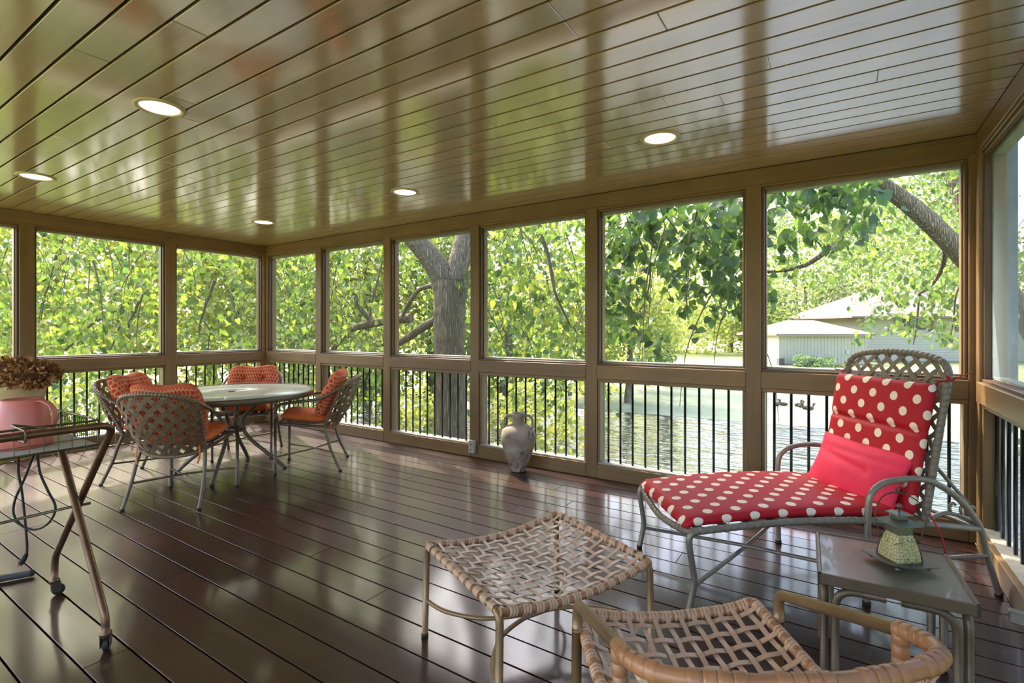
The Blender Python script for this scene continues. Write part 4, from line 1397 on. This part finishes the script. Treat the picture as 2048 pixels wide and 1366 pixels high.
for x in (2.9, 8.4):
    w = MB().box((x, -.06, 2.8), (x+3.4, .02, 4.05)).build('window', M['fascia'], hs)
    MB().box((x+.6, -.09, 2.9), (x+1.65, -.05, 3.95)).build('pane', M['pane'], w)
    MB().box((x+1.75, -.09, 2.9), (x+2.8, -.05, 3.95)).build('pane', M['pane'], w)
    for q in (x-.05, x+2.95): MB().box((q, -.1, 2.75), (q+.5, -.05, 4.1)).build('shutter', M['shutter'], w)

# ducks
M['duck'] = m_plain('duck_plumage', (74, 60, 48), .8)
for (px, py, a, lab) in ((1553, 812, .3, 'dark duck on the duckweed nearest the timber post, first of the row'), (1567, 811.5, 2.6, 'dark duck on the duckweed second from the timber post'), (1596, 813, .2, 'dark duck on the duckweed third from the timber post'), (1602, 815, .5, 'dark duck on the duckweed fourth from the timber post'), (1612, 819, 3.0, 'dark duck on the duckweed fifth from the timber post'), (1620, 820, .1, 'dark duck on the duckweed farthest from the timber post')):
    p = atz(px, py, GZ)
    d = tag(empty('duck', (p[0], p[1], GZ+.01), a + YAW), lab, 'duck', 'ducks on the pond')
    MB().ball((0, 0, .06), .1, 12, 8, (1.5, .75, .7)).build('body', M['duck'], d)
    MB().tube([(.1, 0, .1), (.14, 0, .19)], [.035, .028], 8).build('neck', M['duck'], d)
    MB().ball((.155, 0, .21), .04, 10, 6, (1.2, .9, .9)).build('head', M['duck'], d)
    MB().tube([(.19, 0, .205), (.235, 0, .198)], [.015, .009], 6).build('bill', M['duck'], d)

# ------------------------------------------------------------------ trees
def limb(pts, rad, seg=12, n=6, wob=.05, rng=random.Random(5)):
    Q = cr(pts, n); m = len(Q)
    rr = np.interp(np.linspace(0, 1, m), np.linspace(0, 1, len(rad)), rad)
    rr = [r*(1+rng.uniform(-wob, wob)) for r in rr]
    return MB().tube(Q, rr, seg)

SUN_GAPS = [(2.45, -.1, .38), (4.85, -.1, .34), (1.9, -.45, .4), (1.25, -2.1, .3), (.75, -2.4, .3)]   # leaves cleared along sun rays to put light patches on the floor
def branchlets(starts, length, step, size, cols, droop=.9, spread=.7, rng=RNG, twig_r=.004):
    """hanging leafy shoots; returns twig builder and leaf arrays"""
    tw = MB(); P = []; D = []; Nn = []
    for s_ in starts:
        p = np.array(s_, float)
        if p[0] > -.75 and p[0] < 8.2 and p[1] < .8 and p[2] < 3.3: continue
        L = length*rng.uniform(.6, 1.4); n = max(4, int(L/step))
        az = rng.uniform(0, 2*math.pi)
        d = np.array([math.cos(az), math.sin(az), rng.uniform(-.2, .5)])*spread
        line = [p.copy()]
        for k in range(n):
            d = d*.90 + np.array([0, 0, -droop*.14]) + rng.normal(size=3)*.07
            p = p + d/np.linalg.norm(d)*step
            line.append(p.copy())
            for q in range(1 if rng.random() < .55 else 2):
                out = rng.normal(size=3)*.7; out[2] = -abs(out[2])*.9 - .5
                P.append(p + rng.normal(size=3)*step*.8); D.append(out)
                nn = rng.normal(size=3)*.75; nn[2] = abs(nn[2]) + .35
                Nn.append(nn)
        tw.tube(line[::2] + ([line[-1]] if len(line) % 2 == 0 else []), [twig_r*(1-.7*i/max(1, len(line[::2]))) for i in range(len(line[::2]) + (1 if len(line) % 2 == 0 else 0))], 3, caps=False)
    P = np.array(P); D = np.array(D); Nn = np.array(Nn)
    keep = np.ones(len(P), bool)
    for (gx, gy, gr) in SUN_GAPS:
        q = P - np.array([gx, gy, 0]); su = np.array(SUN_TO)
        keep &= np.linalg.norm(q - np.outer(q @ su, su), axis=1) > gr
    keep &= ~((P[:, 0] > -.28) & (P[:, 0] < 7.75) & (P[:, 1] < .35) & (P[:, 2] < 2.7))
    P, D, Nn = P[keep], D[keep], Nn[keep]; n = len(P)
    return tw, P, leaf_frames(D, Nn), rng.uniform(.7, 1.25, n)*size, palette(cols, n)

def rect(px0, px1, py0, py1, t0, t1, n):
    return [at(RNG.uniform(px0, px1), RNG.uniform(py0, py1), RNG.uniform(t0, t1)) for _ in range(n)]

def visible_rank(P):
    q = P - CAM; z = q @ FW; x = 1024 + F_PX*(q @ RG)/z; y = Y0 - F_PX*q[:, 2]/z
    ok = (z > .5) & (x > 0) & (x < 2048) & (y > 340) & (y < 900)
    s_ = np.where(ok, z, 1e9)
    return np.argsort(s_)

def leaves_onto(root, P, R, s_, tint, kind, mat, n_single=300):
    base = np.array(root.location)
    P = P - base
    if n_single:
        idx = visible_rank(P + base)[:n_single]
        mask = np.ones(len(P), bool); mask[idx] = False
        me_l = []
        for k in range(6):
            i = idx[k]
            me_l.append(leaf_mesh('leaf', np.zeros((1, 3)), np.eye(3)[None], np.ones(1), tint[i:i+1], kind, mat))
        for j, i in enumerate(idx):
            o = bpy.data.objects.new('leaf', me_l[j % 6]); COL.objects.link(o); o.parent = root
            m = Matrix(R[i].tolist()).to_4x4()
            o.matrix_local = Matrix.Translation(Vector(P[i])) @ m @ Matrix.Scale(float(s_[i]), 4)
        P, R, s_, tint = P[mask], R[mask], s_[mask], tint[mask]
    put(leaf_mesh('foliage', P, R, s_, tint, kind, mat), 'foliage', root, 'stuff')

# main lime tree
tp = at(901, 880, 8.0)
TR = np.array([tp[0], tp[1], GZ])
lime = tag(empty('lime_tree', TR), 'large forked lime tree with grey furrowed trunk beyond the long screen wall', 'tree')
w2 = lambda px, py, t: at(px, py, t) - TR
limb([w2(903, 1040, 8.0), w2(901, 900, 8.0), w2(899, 760, 8.0), w2(898, 680, 8.0), w2(899, 610, 8.0), w2(902, 560, 8.0)], [.34, .27, .250, .245, .255, .27], 20, 8, .02).build('trunk', M['bark'], lime)
limb([w2(896, 620, 8.0), w2(886, 560, 7.98), w2(868, 525, 7.95), w2(842, 492, 7.9), w2(815, 462, 7.85), w2(770, 400, 7.8), w2(700, 300, 7.7)], [.19, .20, .185, .165, .155, .13, .09], 16, 7, .03).build('branch', M['bark'], lime)
limb([w2(906, 620, 8.0), w2(914, 560, 8.0), w2(926, 510, 8.05), w2(940, 450, 8.1), w2(955, 370, 8.2), w2(985, 240, 8.3)], [.18, .20, .20, .185, .165, .12], 16, 7, .03).build('branch', M['bark'], lime)
limb([w2(872, 640, 8.1), w2(845, 655, 8.3), w2(815, 676, 8.4), w2(790, 690, 8.5), w2(760, 720, 8.7)], [.07, .07, .065, .055, .04], 10, 6, .06).build('branch', M['bark'], lime)
limb([w2(870, 570, 8.1), w2(838, 580, 8.3), w2(815, 612, 8.4), w2(804, 636, 8.45)], [.04, .04, .035, .03], 8, 6).build('branch', M['bark'], lime)
limb([w2(822, 636, 8.6), w2(780, 640, 8.8), w2(740, 648, 9), w2(700, 660, 9.1), w2(672, 690, 9.2), w2(655, 720, 9.3)], [.085, .075, .07, .06, .05, .04], 10, 6, .06).build('branch', M['bark'], lime)
limb([w2(745, 645, 9), w2(725, 622, 9), w2(712, 600, 9), w2(708, 580, 9)], [.05, .045, .04, .025], 8, 6).build('branch', M['bark'], lime)
limb([w2(738, 650, 9), w2(745, 600, 9), w2(758, 550, 9), w2(770, 500, 9)], [.022, .02, .016, .012], 6, 6).build('branch', M['bark'], lime)
limb([w2(1075, 430, 6.6), w2(1082, 470, 6.5), w2(1096, 510, 6.5), w2(1105, 560, 6.45), w2(1112, 590, 6.4), w2(1140, 650, 6.4)], [.035, .03, .025, .02, .016, .01], 7, 6).build('branch', M['twig'], lime)
# branches seen through the short wall
for pts, r0 in (([(130, 700, 8.5), (175, 655, 8.6), (215, 630, 8.7), (262, 605, 8.8), (300, 580, 9)], .030),
                ([(255, 655, 8), (268, 625, 8), (280, 600, 8), (300, 575, 8)], .028),
                ([(430, 560, 8.5), (415, 600, 8.5), (402, 640, 8.5), (398, 668, 8.5)], .028),
                ([(404, 636, 8.5), (418, 660, 8.5), (416, 700, 8.6), (412, 760, 8.6)], .016),
                ([(455, 580, 9), (470, 620, 9), (488, 665, 9), (498, 700, 9)], .014),
                ([(480, 570, 9), (500, 600, 9), (520, 625, 9)], .012),
                ([(112, 510, 7.5), (100, 560, 7.5), (88, 600, 7.5), (82, 640, 7.5)], .014),
                ([(180, 520, 8), (178, 560, 8), (175, 610, 8)], .010),
                ([(260, 480, 8), (258, 530, 8), (264, 570, 8), (270, 590, 8)], .010),
                ([(240, 650, 8), (225, 690, 8), (205, 730, 8)], .014),
                ([(560, 500, 9.5), (580, 560, 9.5), (600, 620, 9.4)], .012),
                ([(690, 480, 9.5), (672, 540, 9.5), (662, 600, 9.5)], .014),
                ([(1090, 600, 7), (1040, 640, 7.2), (1000, 680, 7.3)], .012),
                ([(1275, 470, 5.6), (1300, 540, 5.6), (1290, 600, 5.7), (1262, 650, 5.8)], .012),
                ([(1400, 400, 5.2), (1380, 480, 5.3), (1372, 560, 5.4), (1376, 640, 5.5)], .012)):
    limb([w2(*p) for p in pts], [r0, r0*.8, r0*.5], 6, 6).build('branch', M['twig'], lime)
near_cols = [(76, 104, 56), (92, 120, 60), (112, 138, 68), (148, 164, 82), (62, 88, 52)]
starts = (rect(-120, 540, 380, 700, 6.6, 10.5, 190) + rect(-60, 540, 640, 800, 7.5, 10.5, 34)
          + rect(530, 790, 430, 690, 8.0, 11, 70) + rect(640, 790, 640, 800, 8.5, 11, 22)
          + rect(780, 960, 420, 640, 8.9, 11, 46)
          + rect(955, 1180, 380, 680, 6.2, 9.5, 84) + rect(940, 1180, 660, 800, 7.2, 9.5, 26))
tw1, P1, R1_, s1, c1 = branchlets(starts, .85, .062, .088, near_cols)
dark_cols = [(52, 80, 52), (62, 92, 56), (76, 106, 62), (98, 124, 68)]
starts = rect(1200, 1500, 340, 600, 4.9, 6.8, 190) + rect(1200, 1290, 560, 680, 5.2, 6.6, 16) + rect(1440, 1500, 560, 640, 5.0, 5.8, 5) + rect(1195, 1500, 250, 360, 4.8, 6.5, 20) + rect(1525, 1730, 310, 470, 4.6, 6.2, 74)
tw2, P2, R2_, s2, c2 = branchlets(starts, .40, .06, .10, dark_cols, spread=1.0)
# crown overhead, added to dapple the sun on the porch
starts = [np.array([RNG.uniform(-5, 5.0), RNG.uniform(-4.5, 5), RNG.uniform(3.1, 6.5)]) for _ in range(170)]
starts = [p for p in starts if not (p[0] > -.6 and p[1] < .6)]
tw3, P3, R3_, s3, c3 = branchlets(starts, .9, .08, .12, near_cols)
tw1.add(tw2.v, tw2.f, True)
for (a0, a1, b0, b1, t0, t1, cnt) in ((0, 530, 430, 600, 6.7, 8.6, 46), (540, 790, 470, 620, 7.9, 9, 22), (960, 1170, 430, 620, 6.2, 7.4, 16), (1210, 1490, 400, 620, 4.9, 6.0, 14)):
    for _ in range(cnt):
        p0 = at(RNG.uniform(a0, a1), RNG.uniform(b0, b1), RNG.uniform(t0, t1))
        if p0[0] > -.5 and p0[1] < .5: continue
        side = RNG.choice([-1, 1])*RNG.uniform(.1, .55); ln = RNG.uniform(.5, 1.3)
        q = [p0, p0+RG*side*.35+np.array([0, 0, -.2*ln]), p0+RG*side*.75+np.array([0, 0, -.55*ln]), p0+RG*side*.9+np.array([0, 0, -ln])]
        r0 = RNG.uniform(.004, .011)
        tw1.tube(cr(q, 4), list(np.linspace(r0, r0*.35, 13)), 4, caps=False)

tw1.v = [tuple(np.array(v)-TR) for v in tw1.v]
put(tw1.mesh('twigs', M['twig']), 'twigs', lime, 'stuff')
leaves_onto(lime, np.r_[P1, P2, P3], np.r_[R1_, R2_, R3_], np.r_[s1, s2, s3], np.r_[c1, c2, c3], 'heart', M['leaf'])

# maple beyond the corner: thick branch crossing the last opening
mb_ = at(2120, 760, 5.2); MR = np.array([mb_[0], mb_[1], GZ])
maple = tag(empty('maple_tree', MR), 'maple with a thick slanting branch across the last screen opening', 'tree')
w3 = lambda px, py, t: at(px, py, t) - MR
limb([w3(2160, 1400, 5.2) * np.array([1, 1, 0]) + np.array([0, 0, 0]), w3(2140, 800, 5.2), w3(2090, 680, 5.25), w3(2020, 600, 5.3), w3(1935, 520, 5.4), w3(1860, 445, 5.5), w3(1800, 395, 5.6), w3(1735, 352, 5.7), w3(1650, 300, 5.8)], [.22, .19, .15, .125, .105, .098, .09, .075, .06], 14, 7, .03).build('branch', M['bark'], maple)
limb([w3(1985, 500, 6.5), w3(1940, 440, 6.6), w3(1910, 370, 6.7), w3(1890, 310, 6.8), w3(1870, 220, 6.9)], [.09, .085, .08, .075, .06], 10, 6).build('branch', M['bark'], maple)
limb([w3(1885, 470, 5.6), w3(1890, 510, 5.8), w3(1880, 545, 6), w3(1860, 572, 6.1), w3(1838, 588, 6.2)], [.03, .028, .025, .02, .014], 7, 6).build('branch', M['bark'], maple)
limb([w3(1838, 588, 6.2), w3(1836, 620, 6.2), w3(1832, 660, 6.2), w3(1826, 690, 6.2)], [.014, .012, .01, .006], 6, 5).build('branch', M['twig'], maple)
limb([w3(1930, 548, 6), w3(1912, 590, 6), w3(1908, 630, 6), w3(1900, 680, 6)], [.014, .012, .01, .006], 6, 5).build('branch', M['twig'], maple)
limb([w3(1660, 490, 6.0), w3(1640, 512, 6.1), w3(1610, 530, 6.2), w3(1570, 540, 6.3), w3(1520, 545, 6.4)], [.030, .034, .030, .024, .018], 8, 6).build('branch', M['bark'], maple)
starts = (rect(1740, 1960, 290, 470, 5.8, 8.5, 120) + rect(1650, 1960, 250, 330, 5.4, 8, 24) + rect(1735, 1945, 510, 670, 5.6, 8.0, 100)
          + rect(1535, 1720, 440, 570, 6.2, 8.5, 60) + rect(1880, 1960, 470, 600, 6, 8, 12))
mp_cols = [(80, 108, 64), (96, 124, 70), (114, 138, 78), (134, 152, 88), (66, 92, 58)]
tw, P, R, s_, c = branchlets(starts, .42, .05, .082, mp_cols, droop=.5, spread=1.0, twig_r=.003)
st2 = [np.array([RNG.uniform(8.2, 12), RNG.uniform(-4, 3.5), RNG.uniform(-1.2, 4.2)]) for _ in range(460)]
twb, Pb, Rb, sb, cb_ = branchlets(st2, .7, .08, .10, mp_cols, droop=.6, spread=1.0)
tw.add(twb.v, twb.f, True)
tw.v = [tuple(np.array(v)-MR) for v in tw.v]
put(tw.mesh('twigs', M['twig']), 'twigs', maple, 'stuff')
leaves_onto(maple, np.r_[P, Pb], np.r_[R, Rb], np.r_[s_, sb], np.r_[c, cb_], 'oval', M['leaf'])

# background trees
def far_tree(px, py, t, rx, rz, n, size, cols, label, name='background_tree', clumps=45, group='trees beyond the pond and lawn', trunk=True):
    c = at(px, py, t); base = np.array([c[0], c[1], GZ])
    root = tag(empty(name, base), label, 'tree' if 'shrub' not in name else 'shrub', group)
    cl = RNG.normal(size=(clumps, 3)); cl /= np.linalg.norm(cl, axis=1, keepdims=True)
    cl = cl*RNG.uniform(.45, 1.0, (clumps, 1))*np.array([rx, rx, rz])
    i = RNG.integers(0, clumps, n)
    P = cl[i] + RNG.normal(size=(n, 3))*np.array([rx, rx, rz])*.16 + np.array([0, 0, c[2]-GZ])
    P[:, 2] = np.maximum(P[:, 2], .05)
    D = RNG.normal(size=(n, 3)); D[:, 2] -= .4
    N_ = RNG.normal(size=(n, 3)); N_[:, 2] = np.abs(N_[:, 2])+.3
    tint = palette(cols, n)*RNG.uniform(.75, 1.2, (clumps, 1))[i]
    put(leaf_mesh('foliage', P, leaf_frames(D, N_), RNG.uniform(.7, 1.3, n)*size, np.clip(tint, 0, 1), 'diamond', M['leaf']), 'foliage', root, 'stuff')
    if trunk:
        limb([(0, 0, 0), (.1, 0, (c[2]-GZ)*.5), (0, .1, c[2]-GZ+rz*.5)], [.05*rx+.05, .035*rx+.04, .02*rx], 8, 4).build('trunk', M['bark'], root)
    return root
bright = [(142, 156, 80), (162, 172, 94), (122, 140, 74), (180, 184, 120)]
midg = [(100, 122, 70), (118, 138, 80), (138, 152, 94), (86, 108, 62)]
dull = [(92, 112, 78), (110, 126, 84), (124, 136, 92)]
G = [
    (-120, 560, 13, 3.6, 3.6, 7000, .16, bright, 'yellow green tree at the picture edge beyond the short wall'),
    (110, 520, 16, 4.2, 4.4, 8000, .18, bright, 'bright sunlit tree beyond the first full opening of the short wall'),
    (-250, 180, 19, 5.0, 4.5, 6000, .24, midg, 'added tall tree crown hiding the sky high beyond the picture edge'),  # tall crowns here are added to keep sky glare off the floor
    (60, 230, 20, 4.5, 4.5, 5000, .24, bright, 'added tall tree crown hiding the sky high over the short wall'),
    (420, 240, 22, 5.0, 5.0, 5500, .25, midg, 'added tall tree crown hiding the sky high over the corner post'),
    (760, 250, 24, 5.5, 5.0, 5500, .26, midg, 'added tall tree crown hiding the sky high above the forked trunk'),
    (330, 590, 14, 3.2, 3.6, 7000, .16, bright, 'yellow green tree behind the post of the short wall'),
    (470, 500, 19, 4.6, 5.0, 8000, .20, bright, 'bright tree behind the corner where two walls meet'),
    (600, 600, 17, 3.6, 4.0, 7000, .18, bright, 'sunlit tree in the narrow first opening of the long wall'),
    (730, 500, 21, 5.0, 5.5, 8000, .22, bright, 'bright tree showing left of the big trunk'),
    (860, 600, 22, 4.6, 5.0, 7000, .22, midg, 'soft green tree directly behind the big trunk'),
    (1010, 560, 19, 4.4, 4.6, 8000, .20, midg, 'green tree filling the opening beside the big trunk'),
    (1120, 640, 24, 4.6, 4.6, 6500, .22, bright, 'yellow green tree behind the urn opening'),
    (1255, 640, 20, 2.3, 2.0, 5000, .15, bright, 'small yellow green tree at the pond edge'),
    (1330, 520, 26, 4.2, 3.6, 6000, .22, bright, 'yellow green tree high behind the dense hanging leaves'),
    (1345, 640, 62, 6.5, 5.0, 4500, .42, bright, 'distant sunlit street tree above the pale road'),
    (1460, 630, 66, 7.5, 5.5, 4500, .42, midg, 'distant green street tree nearest the middle post'),
    (1610, 610, 62, 7.0, 4.5, 5000, .40, dull, 'dull grey green tree rising behind the garage'),
    (1690, 600, 66, 5.0, 3.6, 3500, .40, dull, 'low dull tree between garage and house roofs'),
    (1520, 640, 58, 4.5, 4.2, 3500, .36, midg, 'rounded green tree beside the garage end'),
    (1590, 500, 80, 8.0, 8.0, 5000, .5, midg, 'tall pale tree far behind the garage roof'),
    (1740, 470, 85, 7.0, 9.0, 4000, .5, midg, 'tall thin crowned tree far behind the gap between roofs'),
    (1860, 470, 90, 11.0, 11.0, 6000, .6, midg, 'tallest far tree rising over the house roof'),
    (1905, 560, 60, 9.0, 6.5, 5000, .45, midg, 'tall green tree towering over the cream house'),
]
for g in G: far_tree(*g)
for (px, py, t, rx, rz, lab) in ((1318, 712, 26, 1.0, .75, 'bluish shrub on the far pond bank'), (1290, 724, 24, 1.1, .5, 'low shrub beside the bluish one on the pond bank'),
                                 (1612, 726, 40, 1.2, .7, 'leafy shrub in front of the garage wall'), (1650, 728, 40, 1.3, .55, 'second leafy shrub along the garage wall'), (1535, 716, 46, 1.6, 1.2, 'rounded shrub off the garage corner')):
    far_tree(px, py, t, rx, rz, 1500, .13, [(96, 122, 92), (112, 136, 96), (84, 108, 80)], lab, 'shrub', 20, 'shrubs across the pond', False)
# undergrowth on the near bank seen between the balusters
for (px, py, t, rx, rz, lab) in ((60, 860, 9.5, 1.3, .9, 'leafy bank shrub low behind the cart'), (230, 840, 10.5, 1.4, 1.0, 'leafy bank shrub behind the dining chairs'), (420, 820, 12, 1.5, .9, 'leafy bank shrub behind the table'),
                                 (590, 810, 12.5, 1.3, .9, 'leafy bank shrub low in the corner opening'), (815, 850, 10, 1.0, .8, 'leafy bank shrub at the foot of the big trunk'), (1060, 850, 9.2, 1.1, .9, 'leafy bank shrub behind the urn')):
    far_tree(px, py, t, rx, rz, 1500, .11, bright, lab, 'bank_shrub', 26, 'shrubs on the near bank', False)
